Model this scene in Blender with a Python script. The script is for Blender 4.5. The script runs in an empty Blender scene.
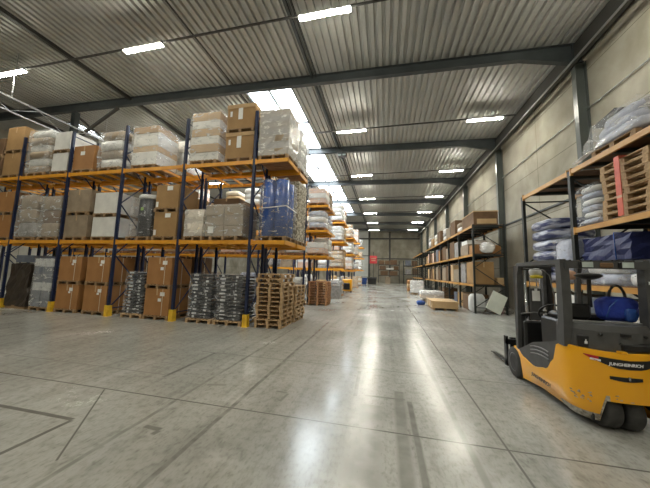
import bpy, bmesh, math, random
from mathutils import Vector, Matrix
C = bpy.context.scene.collection
SC = bpy.context.scene
PI = math.pi

# ------------------------------------------------------------------ camera, world, exposure
H = 1.85
cam = bpy.data.cameras.new('camera'); cam.sensor_width = 36; cam.lens = 14.681
cam.clip_start = .05; cam.clip_end = 300
cam_o = bpy.data.objects.new('camera', cam); C.objects.link(cam_o)
yaw, pitch, roll = math.radians(12.672), math.radians(6.057), math.radians(1.571)
fw = Vector((-math.sin(yaw)*math.cos(pitch), math.cos(yaw)*math.cos(pitch), math.sin(pitch)))
rt = Vector((math.cos(yaw), math.sin(yaw), 0)); up = rt.cross(fw)
r2 = math.cos(roll)*rt + math.sin(roll)*up; u2 = -math.sin(roll)*rt + math.cos(roll)*up
M = Matrix((r2, u2, -fw)).transposed().to_4x4(); M.translation = Vector((0, 0, H))
cam_o.matrix_world = M
SC.camera = cam_o
w = bpy.data.worlds.new('world'); SC.world = w; w.use_nodes = True
wb = w.node_tree.nodes['Background']; wb.inputs[0].default_value = (.75, .87, 1, 1); wb.inputs[1].default_value = 1.0
SC.view_settings.view_transform = 'Standard'; SC.view_settings.look = 'None'
SC.view_settings.gamma = 1; SC.view_settings.use_curve_mapping = False
SC.view_settings.exposure = 0.12
LAMP = 168.0          # luminance of the LED diffusers
SKY = 20.0             # daylight on the frosted rooflights
SC.cycles.use_denoising = True

# ------------------------------------------------------------------ materials
def nt(name):
    m = bpy.data.materials.new(name); m.use_nodes = True
    return m, m.node_tree.nodes, m.node_tree.links, m.node_tree.nodes['Principled BSDF']

def ramp(n, l, fac, stops):
    r = n.new('ShaderNodeValToRGB'); l.new(fac, r.inputs[0])
    e = r.color_ramp.elements
    while len(e) < len(stops): e.new(.5)
    for q, (p, c) in zip(e, stops):
        q.position = p; q.color = (*c, 1) if len(c) == 3 else c
    return r.outputs[0]

def noise(n, l, scale, vec=None, detail=3, stretch=None, dist=0):
    t = n.new('ShaderNodeTexNoise'); t.inputs['Scale'].default_value = scale; t.inputs['Detail'].default_value = detail
    t.inputs['Distortion'].default_value = dist
    if vec is None:
        tc = n.new('ShaderNodeTexCoord'); vec = tc.outputs['Object']
    if stretch:
        mp = n.new('ShaderNodeMapping'); mp.inputs['Scale'].default_value = stretch; l.new(vec, mp.inputs[0]); vec = mp.outputs[0]
    l.new(vec, t.inputs['Vector'])
    return t.outputs['Fac']

def pm(name, c1, c2=None, scale=4, rough=.6, metal=0, bump=0, bscale=None, coat=0, stretch=None, spec=.5, lo=.35, hi=.65):
    m, n, l, b = nt(name)
    c2 = c2 or tuple(x*.8 for x in c1)
    f = noise(n, l, scale, stretch=stretch, detail=4)
    l.new(ramp(n, l, f, [(lo, c1), (hi, c2)]), b.inputs['Base Color'])
    b.inputs['Roughness'].default_value = rough; b.inputs['Metallic'].default_value = metal
    b.inputs['Coat Weight'].default_value = coat; b.inputs['Specular IOR Level'].default_value = spec
    if bump:
        f2 = noise(n, l, bscale or scale*3, detail=3)
        bp = n.new('ShaderNodeBump'); bp.inputs['Strength'].default_value = bump; bp.inputs['Distance'].default_value = .03
        l.new(f2, bp.inputs['Height']); l.new(bp.outputs[0], b.inputs['Normal'])
    return m

def film(name, tint, clear, scale=9, stretch=(1, 1, 2.5)):
    """crinkled stretch film: clear with milky folds and gloss"""
    m, n, l, b = nt(name)
    b.inputs['Base Color'].default_value = (*tint, 1); b.inputs['Roughness'].default_value = .22
    b.inputs['Specular IOR Level'].default_value = .8
    f = noise(n, l, scale, stretch=stretch, detail=2.5, dist=.8)
    bp = n.new('ShaderNodeBump'); bp.inputs['Strength'].default_value = .55; bp.inputs['Distance'].default_value = .05
    l.new(f, bp.inputs['Height']); l.new(bp.outputs[0], b.inputs['Normal'])
    tr = n.new('ShaderNodeBsdfTransparent'); mx = n.new('ShaderNodeMixShader')
    fac = ramp(n, l, f, [(.5, (clear,)*3), (.60, (clear*.93,)*3), (.66, (max(0, clear-.45),)*3), (.70, (clear*.9,)*3)])
    l.new(fac, mx.inputs[0]); l.new(b.outputs[0], mx.inputs[1]); l.new(tr.outputs[0], mx.inputs[2])
    l.new(mx.outputs[0], n['Material Output'].inputs[0])
    return m

def glow(name, col, s):
    m = bpy.data.materials.new(name); m.use_nodes = True
    n = m.node_tree.nodes; n.clear()
    e = n.new('ShaderNodeEmission'); e.inputs[0].default_value = (*col, 1); e.inputs[1].default_value = s
    o = n.new('ShaderNodeOutputMaterial'); m.node_tree.links.new(e.outputs[0], o.inputs[0])
    return m

# floor joints, tape remains and tyre marks: (x0,y0,x1,y1,width,softness,darkness,ragged)
MARKS = [(-9, 3.42, 9, 3.44, .016, .008, .85, 0), (-4, 5.46, 9, 5.46, .014, .01, .65, 0), (-9, 4.12, -3.7, 4.12, .015, .01, .5, 0),
         (1.31, -2, 1.31, 16.5, .018, .009, .8, 0), (-4.13, 3.42, -3.02, 2.1, .014, .008, .85, 0), (-12, 9.2, 9, 9.2, .02, .01, .45, 0),
         (-12, 12.7, 9, 12.7, .02, .01, .45, 0),
         (-2.0, -1, -2.02, 10.0, .045, .02, .75, .5), (-2.86, -1, -2.86, 9.0, .04, .02, .6, .5), (-3.66, 4.0, -3.65, 5.46, .05, .02, .75, .4),
         (-4.98, 2.67, -3.64, 2.68, .045, .012, .85, .1), (-3.65, 2.68, -3.65, 1.0, .045, .012, .85, .1), (-5.47, 2.5, -4.77, 5.44, .05, .05, .4, .6),
         (-2.75, 2.79, -2.48, 2.78, .05, .02, .7, .2), (-2.49, 2.78, -2.52, 2.66, .05, .02, .7, .2), (-2.79, 3.97, -2.46, 4.06, .04, .03, .5, .4),
         (-1.64, 4.06, -1.42, 4.05, .03, .02, .65, .3), (-1.42, 4.05, -1.45, 3.76, .03, .02, .65, .3),
         (-.45, 5.3, -.42, 4.22, .045, .02, .6, .4), (-.3, 4.3, .33, 4.32, .03, .02, .6, .3),
         (.23, 4.6, .2, 1.6, .10, .05, .55, .35), (.365, 4.3, .37, 1.6, .05, .025, .7, .3), (-.18, 4.05, -.2, 1.6, .20, .14, .5, .45),
         (.85, 8, .92, 2.0, .05, .03, .55, .4), (.53, 20, .53, 8, .04, .03, .35, .5), (-.6, 20, -.6, 6.5, .03, .03, .4, .5), (-5.6, 5, -3.6, 9, .12, .2, .25, .6)]

def floor_mat():
    m, n, l, b = nt('sealed_concrete')
    tc = n.new('ShaderNodeTexCoord'); P = tc.outputs['Object']
    def mth(op, a, bb=None, c=None, clamp=False):
        q = n.new('ShaderNodeMath'); q.operation = op; q.use_clamp = clamp
        for i, v in enumerate((a, bb, c)):
            if v is None: continue
            if isinstance(v, (int, float)): q.inputs[i].default_value = v
            else: l.new(v, q.inputs[i])
        return q.outputs[0]
    big = noise(n, l, .55, P, 5); fine = noise(n, l, 9, P, 4); scuff = noise(n, l, 1.0, P, 5, (7, .45, 1)); patch = noise(n, l, .5, P, 6, (1.6, .6, 1), 1.5)
    base = ramp(n, l, big, [(.3, (.30, .297, .27)), (.5, (.37, .367, .337)), (.7, (.44, .436, .402))])
    tot = mth('MULTIPLY', mth('SUBTRACT', scuff, .5, clamp=True), 1.0)
    tot = mth('ADD', tot, mth('MULTIPLY', mth('SUBTRACT', patch, .40, clamp=True), .45))
    grit = noise(n, l, 22, P, 5, (1.6, .7, 1)); speck = noise(n, l, 3.2, P, 6, (1.3, .6, 1), .8)
    tot = mth('ADD', tot, mth('MULTIPLY', mth('SUBTRACT', fine, .48, clamp=True), 1.1))
    tot = mth('ADD', tot, mth('MULTIPLY', mth('SUBTRACT', grit, .5, clamp=True), 1.3))
    tot = mth('ADD', tot, mth('MULTIPLY', mth('SUBTRACT', speck, .5, clamp=True), .5))
    sep = n.new('ShaderNodeSeparateXYZ'); l.new(P, sep.inputs[0]); X, Y = sep.outputs[0], sep.outputs[1]
    rag = noise(n, l, 5, P, 4)
    wob = mth('MULTIPLY', mth('SUBTRACT', noise(n, l, 2.3, P, 2), .5), .03)
    for x0, y0, x1, y1, wd, so, dk, rg in MARKS:
        L = math.hypot(x1-x0, y1-y0); dx, dy = (x1-x0)/L, (y1-y0)/L
        s = mth('ADD', mth('MULTIPLY', X, -dy), mth('MULTIPLY_ADD', Y, dx, dy*x0 - dx*y0))
        if rg: s = mth('ADD', s, wob)
        t = mth('ADD', mth('MULTIPLY', X, dx), mth('MULTIPLY_ADD', Y, dy, -(dx*x0+dy*y0)))
        a = mth('MULTIPLY_ADD', mth('ABSOLUTE', s), -1/so, (wd/2+so)/so, clamp=True)
        e = mth('MULTIPLY_ADD', mth('ABSOLUTE', mth('SUBTRACT', t, L/2)), -1/.03, (L/2)/.03, clamp=True)
        k = mth('MULTIPLY', mth('MULTIPLY', a, e), dk)
        if rg: k = mth('MULTIPLY', k, mth('MULTIPLY_ADD', mth('SUBTRACT', rag, .35), 4*rg, 1-rg, clamp=True))
        tot = mth('MAXIMUM', tot, k)
    mx = n.new('ShaderNodeMixRGB'); l.new(mth('MINIMUM', tot, .95), mx.inputs[0]); l.new(base, mx.inputs[1]); mx.inputs[2].default_value = (.075, .072, .062, 1)
    l.new(mx.outputs[0], b.inputs['Base Color'])
    l.new(mth('ADD', mth('MULTIPLY_ADD', big, .26, .05), mth('MULTIPLY', grit, .08)), b.inputs['Roughness'])
    b.inputs['Specular IOR Level'].default_value = .75
    bp = n.new('ShaderNodeBump'); bp.inputs['Strength'].default_value = .05; bp.inputs['Distance'].default_value = .02
    l.new(fine, bp.inputs['Height']); l.new(bp.outputs[0], b.inputs['Normal'])
    return m

def wall_mat():
    m, n, l, b = nt('cast_concrete')
    tc = n.new('ShaderNodeTexCoord'); P = tc.outputs['Object']
    f = noise(n, l, .7, P, 6); g = noise(n, l, .45, P, 6, (1, 1, .7), 1)
    base = ramp(n, l, f, [(.3, (.30, .28, .225)), (.55, (.40, .375, .31)), (.75, (.49, .465, .39))])
    st = ramp(n, l, g, [(.40, (1, 1, 1)), (.72, (.66, .65, .6))])
    mx = n.new('ShaderNodeMixRGB'); mx.blend_type = 'MULTIPLY'; mx.inputs[0].default_value = 1
    l.new(base, mx.inputs[1]); l.new(st, mx.inputs[2])
    br = n.new('ShaderNodeTexBrick'); br.offset = 0; mp = n.new('ShaderNodeMapping'); mp.inputs['Rotation'].default_value = (PI/2, 0, PI/2)
    sw = n.new('ShaderNodeSeparateXYZ'); l.new(P, sw.inputs[0]); cb = n.new('ShaderNodeCombineXYZ')
    l.new(sw.outputs[1], cb.inputs[0]); l.new(sw.outputs[2], cb.inputs[1]); l.new(cb.outputs[0], br.inputs['Vector'])
    br.inputs['Scale'].default_value = 1; br.inputs['Brick Width'].default_value = 7.25; br.inputs['Row Height'].default_value = 2.4
    br.inputs['Mortar Size'].default_value = .015; br.inputs['Color1'].default_value = br.inputs['Color2'].default_value = (1, 1, 1, 1); br.inputs['Mortar'].default_value = (.45, .43, .38, 1)
    m2 = n.new('ShaderNodeMixRGB'); m2.blend_type = 'MULTIPLY'; m2.inputs[0].default_value = 1
    l.new(mx.outputs[0], m2.inputs[1]); l.new(br.outputs[0], m2.inputs[2])
    l.new(m2.outputs[0], b.inputs['Base Color']); b.inputs['Roughness'].default_value = .85
    return m

FLOOR = floor_mat(); WALL = wall_mat()
ROOF = pm('coated_roof_sheet', (.44, .44, .41), (.375, .375, .35), .8, .42, bump=0)
STEEL = pm('grey_steel_paint', (.058, .068, .07), (.043, .05, .053), 1.5, .5)
PURLIN = pm('dark_steel_paint', (.065, .064, .059), (.048, .047, .043), 1.5, .55)
GALV = pm('galvanised_steel', (.52, .53, .53), (.38, .39, .39), 3, .35, .8)
COLUMN = pm('column_paint', (.085, .097, .09), (.065, .075, .07), 1.2, .35)
BLUE = pm('navy_rack_paint', (.013, .024, .075), (.009, .016, .05), 3, .45)
DARKRACK = pm('black_green_rack_paint', (.018, .022, .02), (.03, .034, .03), 3, .5)
ORANGE = pm('orange_beam_paint', (.78, .36, .025), (.68, .29, .02), 2, .4)
OCHRE = pm('ochre_beam_paint', (.62, .33, .08), (.50, .24, .05), 2, .45)
YELLOW = pm('yellow_guard_paint', (.80, .50, .03), (.62, .36, .02), 5, .5)
WOOD = pm('pallet_wood', (.52, .36, .20), (.36, .23, .115), 3, .75, stretch=(1, 6, 6))
WOODD = pm('weathered_pallet_wood', (.36, .24, .13), (.25, .155, .075), 3, .75, stretch=(1, 6, 6))
WOODR = pm('reddish_pallet_wood', (.50, .26, .12), (.35, .16, .07), 3, .75, stretch=(1, 6, 6))
SHELF = pm('brown_shelf_board', (.16, .085, .04), (.11, .055, .026), 2, .7)
CARD = pm('brown_cardboard', (.37, .222, .09), (.31, .182, .072), 2, .75)
CARDL = pm('pale_cardboard', (.55, .38, .20), (.47, .31, .155), 2, .75)
CARDO = pm('orange_brown_cardboard', (.38, .185, .062), (.32, .15, .048), 2, .7)
CARDD = pm('dark_cardboard', (.17, .095, .045), (.12, .066, .03), 2, .75)
CARDG = pm('grey_brown_cardboard', (.33, .26, .18), (.25, .19, .13), 3, .7)
WHITEC = pm('white_carton', (.74, .73, .69), (.64, .63, .6), 3, .6)
CREAM = pm('cream_paper_sack', (.70, .62, .48), (.58, .49, .36), 3, .65)
WHITEP = pm('white_plastic_sack', (.78, .78, .76), (.66, .66, .65), 4, .35, bump=.5, bscale=6)
GREYP = pm('grey_wrapped_goods', (.36, .35, .34), (.22, .21, .205), 5, .4, bump=.5, bscale=7)
PINKC = pm('pale_pink_carton', (.66, .46, .36), (.58, .39, .29), 2, .7)
BLUEP = pm('blue_plastic_roll', (.035, .10, .36), (.02, .06, .24), 2, .25, bump=.4, bscale=5)
NAVYP = pm('navy_plastic_sheet', (.012, .018, .085), (.016, .024, .11), 2, .5, bump=.6, bscale=4)
LAV = pm('pale_blue_plastic', (.50, .53, .62), (.34, .37, .48), 4, .35, bump=.5, bscale=6)
SACKB = pm('white_blue_sack', (.55, .57, .66), (.05, .06, .16), 2.6, .3, bump=.5, bscale=5, stretch=(1, .6, 3.5), lo=.42, hi=.56)
BLACKP = pm('black_plastic', (.012, .012, .013), (.022, .022, .024), 5, .3)
TARP = pm('brown_black_tarpaulin', (.045, .032, .022), (.03, .02, .014), 2, .45, bump=.6, bscale=3)
GREYBLUE = pm('grey_blue_cartons', (.17, .19, .23), (.11, .125, .16), 3, .5)
SILVER = pm('pale_plastic_and_glint', (.62, .63, .64), (.45, .46, .47), 6, .25)  # pale plastic, also the colour of the painted glints on the trays
TAPE = pm('packing_tape', (.50, .34, .18), (.46, .30, .15), 3, .3)
STRAP = pm('pale_strap', (.62, .56, .44), (.55, .48, .38), 3, .4)
PAPER = pm('white_paper', (.82, .82, .80), (.76, .76, .74), 9, .6)
GREENSTK = pm('green_sticker', (.35, .55, .15), None, 5, .6)
REDST = pm('red_strap', (.72, .13, .07), (.55, .09, .05), 4, .5)
REDP = pm('red_paint', (.62, .03, .035), (.5, .02, .03), 4, .35)
NET = pm('speckled_foam_packs', (.62, .56, .44), (.20, .17, .12), 14, .6, lo=.45, hi=.52)
FILM = film('stretch_film', (.92, .92, .90), .82, 3.2)
FILMW = film('milky_stretch_film', (.95, .94, .92), .66, 3.5)
FILMD = film('clear_shrink_film', (.85, .86, .88), .92, 4, (1, 1, 2))
LAMPM = glow('led_diffuser', (1, .965, .83), LAMP)
SKYM = glow('daylit_rooflight', (.84, .93, 1), SKY)
LAMPBODY = pm('lamp_housing_white', (.6, .6, .58), None, 4, .4)
FORKO = pm('forklift_orange_paint', (.90, .43, .012), (.84, .385, .01), 1.3, .28, coat=.3, lo=.3, hi=.7)
FGREY = pm('forklift_grey_plastic', (.075, .075, .075), (.058, .058, .058), 8, .5)
FGREYL = pm('forklift_light_grey', (.22, .22, .22), (.18, .18, .18), 8, .5)
FBLACK = pm('forklift_black', (.01, .01, .011), (.016, .016, .016), 8, .4)
RUBBER = pm('tyre_rubber', (.03, .029, .028), (.05, .048, .045), 9, .75)
CHROME = pm('bright_steel', (.7, .7, .72), (.5, .5, .5), 3, .2, .9)
JACKET = pm('royal_blue_cloth', (.012, .04, .33), (.008, .02, .17), 4, .7, bump=.8, bscale=8)
YEL2 = pm('hi_vis_yellow', (.80, .70, .04), (.7, .55, .03), 4, .5)
SKIN = pm('pale_leather', (.66, .40, .26), (.55, .32, .2), 4, .6)
GLASS = pm('lamp_lens', (.55, .62, .58), (.4, .46, .44), 5, .1, coat=.6)
DOORW = pm('pale_wall_cladding', (.66, .68, .66), (.58, .60, .58), 1, .5)
DOORG = pm('grey_wall_cladding', (.40, .42, .41), (.34, .36, .35), 1, .5)
SCRATCH = pm('scratched_bare_metal', (.55, .52, .46), (.18, .15, .11), 16, .45, .3)
WHITET = pm('white_lettering', (.85, .85, .85), (.8, .8, .8), 3, .5)

# ------------------------------------------------------------------ mesh helpers
class MB:
    def __init__(s): s.v = []; s.f = []; s.m = []; s.sm = []
    def add(s, vs, fs, m=0, smooth=False):
        o = len(s.v); s.v += [tuple(q) for q in vs]; s.f += [tuple(i+o for i in f) for f in fs]; s.m += [m]*len(fs); s.sm += [smooth]*len(fs); return s
    def box(s, x0, x1, y0, y1, z0, z1, m=0, c=0):
        if c <= 0:
            v = [(x, y, z) for x in (x0, x1) for y in (y0, y1) for z in (z0, z1)]
            return s.add(v, [(0, 1, 3, 2), (4, 6, 7, 5), (0, 4, 5, 1), (2, 3, 7, 6), (0, 2, 6, 4), (1, 5, 7, 3)], m)
        # chamfered: stacked rings of octagons
        def ring(z, i):
            a, b, cc, d = x0+i, x1-i, y0+i, y1-i; k = c
            return [(a+k, cc, z), (b-k, cc, z), (b, cc+k, z), (b, d-k, z), (b-k, d, z), (a+k, d, z), (a, d-k, z), (a, cc+k, z)]
        R = [ring(z0, c*.8), ring(z0+c, 0), ring(z1-c, 0), ring(z1, c*.8)]
        return s.loft(R, m)
    def loft(s, rings, m=0, closed=True, caps=True, smooth=False):
        n = len(rings[0]); v = [q for r in rings for q in r]; f = []
        for i in range(len(rings)-1):
            for j in range(n if closed else n-1):
                k = (j+1) % n; f.append((i*n+j, i*n+k, (i+1)*n+k, (i+1)*n+j))
        s.add(v, f, m, smooth)
        if caps and closed:
            s.add(rings[0], [tuple(range(n))[::-1]], m); s.add(rings[-1], [tuple(range(n))], m)
        return s
    def obox(s, p0, p1, w, h, m=0, upv=(0, 0, 1)):
        """bar with a rectangular section from p0 to p1"""
        p0, p1 = Vector(p0), Vector(p1); d = (p1-p0).normalized(); U = Vector(upv)
        if abs(d.dot(U)) > .98: U = Vector((0, 1, 0))
        a = d.cross(U).normalized(); b = a.cross(d)
        R = [[p + a*sx*w/2 + b*sy*h/2 for sx, sy in ((-1, -1), (1, -1), (1, 1), (-1, 1))] for p in (p0, p1)]
        return s.loft(R, m)
    def tube(s, pts, r, n=10, m=0, smooth=True):
        pts = [Vector(p) for p in pts]; R = []
        for i, p in enumerate(pts):
            d = (pts[min(i+1, len(pts)-1)]-pts[max(i-1, 0)]).normalized()
            U = Vector((0, 0, 1)) if abs(d.z) < .9 else Vector((0, 1, 0))
            a = d.cross(U).normalized(); b = a.cross(d); rr = r[i] if isinstance(r, (list, tuple)) else r
            R.append([p + (a*math.cos(t)+b*math.sin(t))*rr for t in [2*PI*k/n for k in range(n)]])
        return s.loft(R, m, smooth=smooth)
    def prism(s, poly, axis, a, b, m=0):
        """poly of (p,q) in the other two axes, extruded along axis from a to b"""
        def mk(p, q, t): return {'x': (t, p, q), 'y': (p, t, q), 'z': (p, q, t)}[axis]
        return s.loft([[mk(p, q, t) for p, q in poly] for t in (a, b)], m)
    def pillow(s, cx, cy, cz, w, d, h, e=.35, m=0, n=14, k=8, amp=0, seed=0):
        rnd = random.Random(seed); R = []
        def sp(c, e): return math.copysign(abs(c)**e, c)
        for i in range(k+1):
            a = -PI/2 + PI*i/k; ca = max(1e-3, math.cos(a)); z = sp(math.sin(a), e)*h/2; r = ca**e
            R.append([(cx + sp(math.cos(t), e)*r*w/2 + rnd.uniform(-amp, amp), cy + sp(math.sin(t), e)*r*d/2 + rnd.uniform(-amp, amp), cz + z) for t in [2*PI*j/n + PI/n for j in range(n)]])
        return s.loft(R, m, smooth=True)
    def crinkle(s, w, d, h, amp=.02, nx=5, nz=7, seed=0, m=0, z0=0, taper=0):
        """a wrapped bundle's skin: walls and top with random dents, centred on the origin, base at z0"""
        rnd = random.Random(seed); path = []
        for i in range(nx): path.append((-w/2 + w*i/nx, -d/2))
        for i in range(nx): path.append((w/2, -d/2 + d*i/nx))
        for i in range(nx): path.append((w/2 - w*i/nx, d/2))
        for i in range(nx): path.append((-w/2, d/2 - d*i/nx))
        R = []
        for k in range(nz+1):
            t = k/nz; sc = 1 - taper*t
            R.append([(x*sc + rnd.uniform(-amp, amp), y*sc + rnd.uniform(-amp, amp), z0 + h*t + (rnd.uniform(-amp, amp) if 0 < k < nz else 0)) for x, y in path])
        R.append([(x*.55, y*.55, z0 + h + rnd.uniform(0, amp*1.5)) for x, y in R[-1] for _ in (0,)] if False else [(p[0]*.6, p[1]*.6, z0+h+rnd.uniform(0, amp)) for p in R[-1]])
        return s.loft(R, m, smooth=False)
    def lathe(s, prof, n=20, m=0, axis='z', c=(0, 0, 0), smooth=True):
        R = []
        for r, t in prof:
            ring = []
            for j in range(n):
                a = 2*PI*j/n; p, q = r*math.cos(a), r*math.sin(a)
                v = {'z': (p, q, t), 'x': (t, p, q), 'y': (q, t, p)}[axis]
                ring.append((v[0]+c[0], v[1]+c[1], v[2]+c[2]))
            R.append(ring)
        return s.loft(R, m, smooth=smooth)
    def build(s, name, mats, parent=None, loc=None, rz=0, bevel=0):
        me = bpy.data.meshes.new(name); me.from_pydata(s.v, [], s.f)
        for m in (mats if isinstance(mats, (list, tuple)) else [mats]): me.materials.append(m)
        me.polygons.foreach_set('material_index', s.m); me.polygons.foreach_set('use_smooth', s.sm); me.update()
        bm = bmesh.new(); bm.from_mesh(me); bmesh.ops.recalc_face_normals(bm, faces=bm.faces); bm.to_mesh(me); bm.free()
        o = bpy.data.objects.new(name, me); C.objects.link(o)
        if parent: o.parent = parent
        if loc: o.location = loc
        o.rotation_euler[2] = rz
        if bevel:
            b = o.modifiers.new('bevel', 'BEVEL'); b.width = bevel; b.segments = 2; b.limit_method = 'ANGLE'
        return o

def tag(o, label=None, cat=None, group=None, kind=None):
    if label: o['label'] = label
    if cat: o['category'] = cat
    if group: o['group'] = group
    if kind: o['kind'] = kind
    return o
def thing(name, label, cat, loc=(0, 0, 0), rz=0, group=None):
    o = bpy.data.objects.new(name, None); o.empty_display_size = .2; C.objects.link(o)
    o.location = loc; o.rotation_euler[2] = rz
    return tag(o, label, cat, group)
def dup(root, loc, rz, label, group=None):
    r = root.copy(); C.objects.link(r); r.location = loc; r.rotation_euler[2] = rz; r['label'] = label
    if group: r['group'] = group
    for ch in list(root.children):
        c = ch.copy(); C.objects.link(c); c.parent = r
        for g in list(ch.children):
            d = g.copy(); C.objects.link(d); d.parent = c
    return r
def struct(o): o['kind'] = 'structure'; return o
ORD = ['first', 'second', 'third', 'fourth', 'fifth', 'sixth', 'seventh', 'eighth', 'ninth', 'tenth', 'eleventh', 'twelfth', 'thirteenth', 'fourteenth', 'fifteenth', 'sixteenth']

# ------------------------------------------------------------------ the building
XW, XL, YB, YE = 7.35, -27.0, -12.0, 59.0
def roof_z(x): return 10.78 + .02*(7.35-x)
RAFT = [11.1 + 7.25*n for n in range(-3, 7)]
LROW = [7.45 + 7.25*n for n in range(-2, 8) if 7.45 + 7.25*n < 58]

struct(MB().box(XL-.3, XW+.3, YB-.3, YE+.3, -.2, 0).build('floor', FLOOR))
struct(MB().box(XW, XW+.3, YB-.3, YE+.3, 0, 11.6).build('wall_right', WALL))
struct(MB().box(XL-.3, XL, YB-.3, YE+.3, 0, 11.9).build('wall_left', WALL))
struct(MB().box(XL, XW, YB-.3, YB, 0, 11.9).build('wall_back', WALL))
endw = MB(); endw.box(XL, -6.6, YE, YE+.3, 0, 11.9, 0); endw.box(-6.6, -3.45, YE, YE+.3, 0, 11.9, 1); endw.box(-3.45, XW, YE, YE+.3, 0, 11.6, 0)
for x in [-6.5+.32*i for i in range(10)]: endw.box(x, x+.05, YE-.03, YE, 1.2, 9.3, 1)
struct(endw.build('wall_front', [WALL, DOORW]))

def corrugated(x0, x1, y0, y1):
    b = MB(); p = .285; n = max(1, round((x1-x0)/p)); p = (x1-x0)/n; prof = []
    for i in range(n):
        x = x0 + i*p
        for dx, dz in ((0, 0), (.50*p, 0), (.60*p, .10), (.90*p, .10)): prof.append((x+dx, roof_z(x+dx)+dz))
    prof.append((x1, roof_z(x1)))
    top = [(x, z+.03) for x, z in prof]
    b.loft([[(x, y, z) for x, z in prof] for y in (y0, y1)], closed=False)
    b.box(x0, x1, y0, y1, roof_z(x0)+.16, roof_z(x0)+.26)
    return b
SKYS = [(-7.15, -4.55, 11.3, 40.0), (-21.0, -20.1, 12.6, 22)]
cel = MB(); xs = [XL-.1, -21.0, -20.1, -7.15, -4.55, XW+.1]
for i in range(5):
    a, b_ = xs[i], xs[i+1]; sk = [q for q in SKYS if q[0] == a]
    for (ya, yb) in ([(YB, YE)] if not sk else [(YB, sk[0][2]), (sk[0][3], YE)]):
        q = corrugated(a, b_, ya, yb); cel.add(q.v, q.f)
struct(cel.build('ceiling', ROOF))
for k, (x0, x1, y0, y1) in enumerate(SKYS):
    wn = struct(MB().box(x0, x1, y0, y1, roof_z(x0)+.12, roof_z(x0)+.15).build(f'window_{k+1}', SKYM))
    fr = MB(); y = y0
    for xx in (x0, (x0+x1)/2 - .05, x1-.10): fr.box(xx, xx+.10, y0, y1, roof_z(x0)-.02, roof_z(x0)+.11)
    while y < y1: fr.box(x0, x1, y, y+.10, roof_z(x0)-.01, roof_z(x0)+.11); y += 3.62
    fr.build('window_frame', PURLIN, wn)

def ibeam_y(b, pts_top, pts_bot, y, fl=.2, tw=.03):
    """I-section girder along x: web + flanges following a top and a bottom line"""
    b.prism(pts_top + pts_bot[::-1], 'y', y-tw/2, y+tw/2)
    for a, c in zip(pts_bot[:-1], pts_bot[1:]):
        b.prism([a, c, (c[0], c[1]+.025), (a[0], a[1]+.025)], 'y', y-fl/2, y+fl/2)
    for a, c in zip(pts_top[:-1], pts_top[1:]):
        b.prism([(a[0], a[1]-.025), (c[0], c[1]-.025), c, a], 'y', y-fl/2, y+fl/2)
proto = None
for k, y in enumerate(RAFT):
    if proto is None:
        b = MB(); D = .44
        top = [(XL, roof_z(XL)-.01), (XW-.05, roof_z(XW)-.01)]
        bot = [(XL, roof_z(XL)-D), (-17.9, roof_z(-17.9)-D), (5.2, roof_z(5.2)-D), (6.98, 9.98)]
        ibeam_y(b, top, bot + [(XW-.05, 9.98)], 0)
        b.box(6.95, 7.0, -.1, .1, 9.98, roof_z(7)-.02)
        proto = struct(b.build('trim_1', STEEL, loc=(0, y, 0)))
        cb = MB()
        cb.box(6.98, 7.0, -.11, .11, 0, 9.98); cb.box(7.32, 7.345, -.11, .11, 0, 9.98); cb.box(7.0, 7.32, -.012, .012, 0, 9.98)
        cb.box(6.93, 7.345, -.16, .16, 0, .03)
        cproto = struct(cb.build('trim_2', COLUMN, loc=(0, y, 0)))
    else:
        for q in (proto, cproto):
            c = q.copy(); C.objects.link(c); c.location = (0, y, 0)
# interior left column with knee braces
for y in RAFT[3:5]:
    lb = MB()
    lb.box(-17.85, -17.83, y-.12, y+.12, 0, 10.75); lb.box(-17.55, -17.53, y-.12, y+.12, 0, 10.75); lb.box(-17.83, -17.55, y-.015, y+.015, 0, 10.75)
    struct(lb.build('trim_3', STEEL))
    kb = MB(); kb.obox((-17.5, y, 9.1), (-14.6, y, 10.7), .12, .12)
    struct(kb.build('trim_4', PURLIN))
xb = MB(); y = RAFT[3]
xb.obox((-17.7, y+.1, 10.6), (-17.7, y+7.1, 8.0), .09, .09); xb.obox((-17.7, y+.1, 8.0), (-17.7, y+7.1, 10.6), .09, .09)
struct(xb.build('trim_5', PURLIN))
# members along the hall under the roof
for x, wd, dp, mt in ((-13.8, .14, .16, PURLIN), (-3.32, .10, .14, STEEL), (-3.12, .05, .10, PURLIN), (-7.42, .04, .05, PURLIN), (-22.4, .14, .16, PURLIN)):
    struct(MB().box(x-wd/2, x+wd/2, YB, YE, roof_z(x)-dp, roof_z(x)+.02).build('trim_6', mt))
# eaves beam and bright cable rail along the right wall
struct(MB().box(6.98, 7.2, YB, YE, 10.15, 10.7).build('trim_7', PURLIN))
rl = MB(); rl.box(6.80, 6.97, YB, YE, 9.83, 9.86, 1); rl.box(6.765, 6.80, YB, YE, 9.83, 9.90, 0); rl.box(6.95, 6.97, YB, YE, 9.83, 9.97, 1)
struct(rl.build('trim_8', [GALV, PURLIN]))
struct(MB().tube([(7.30, YB, 8.1), (7.30, YE, 8.1)], .02, 8).build('trim_9', GALV))
struct(MB().box(7.27, 7.35, 11.3, YE, 5.0, 5.08).build('trim_10', STEEL))
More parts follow.
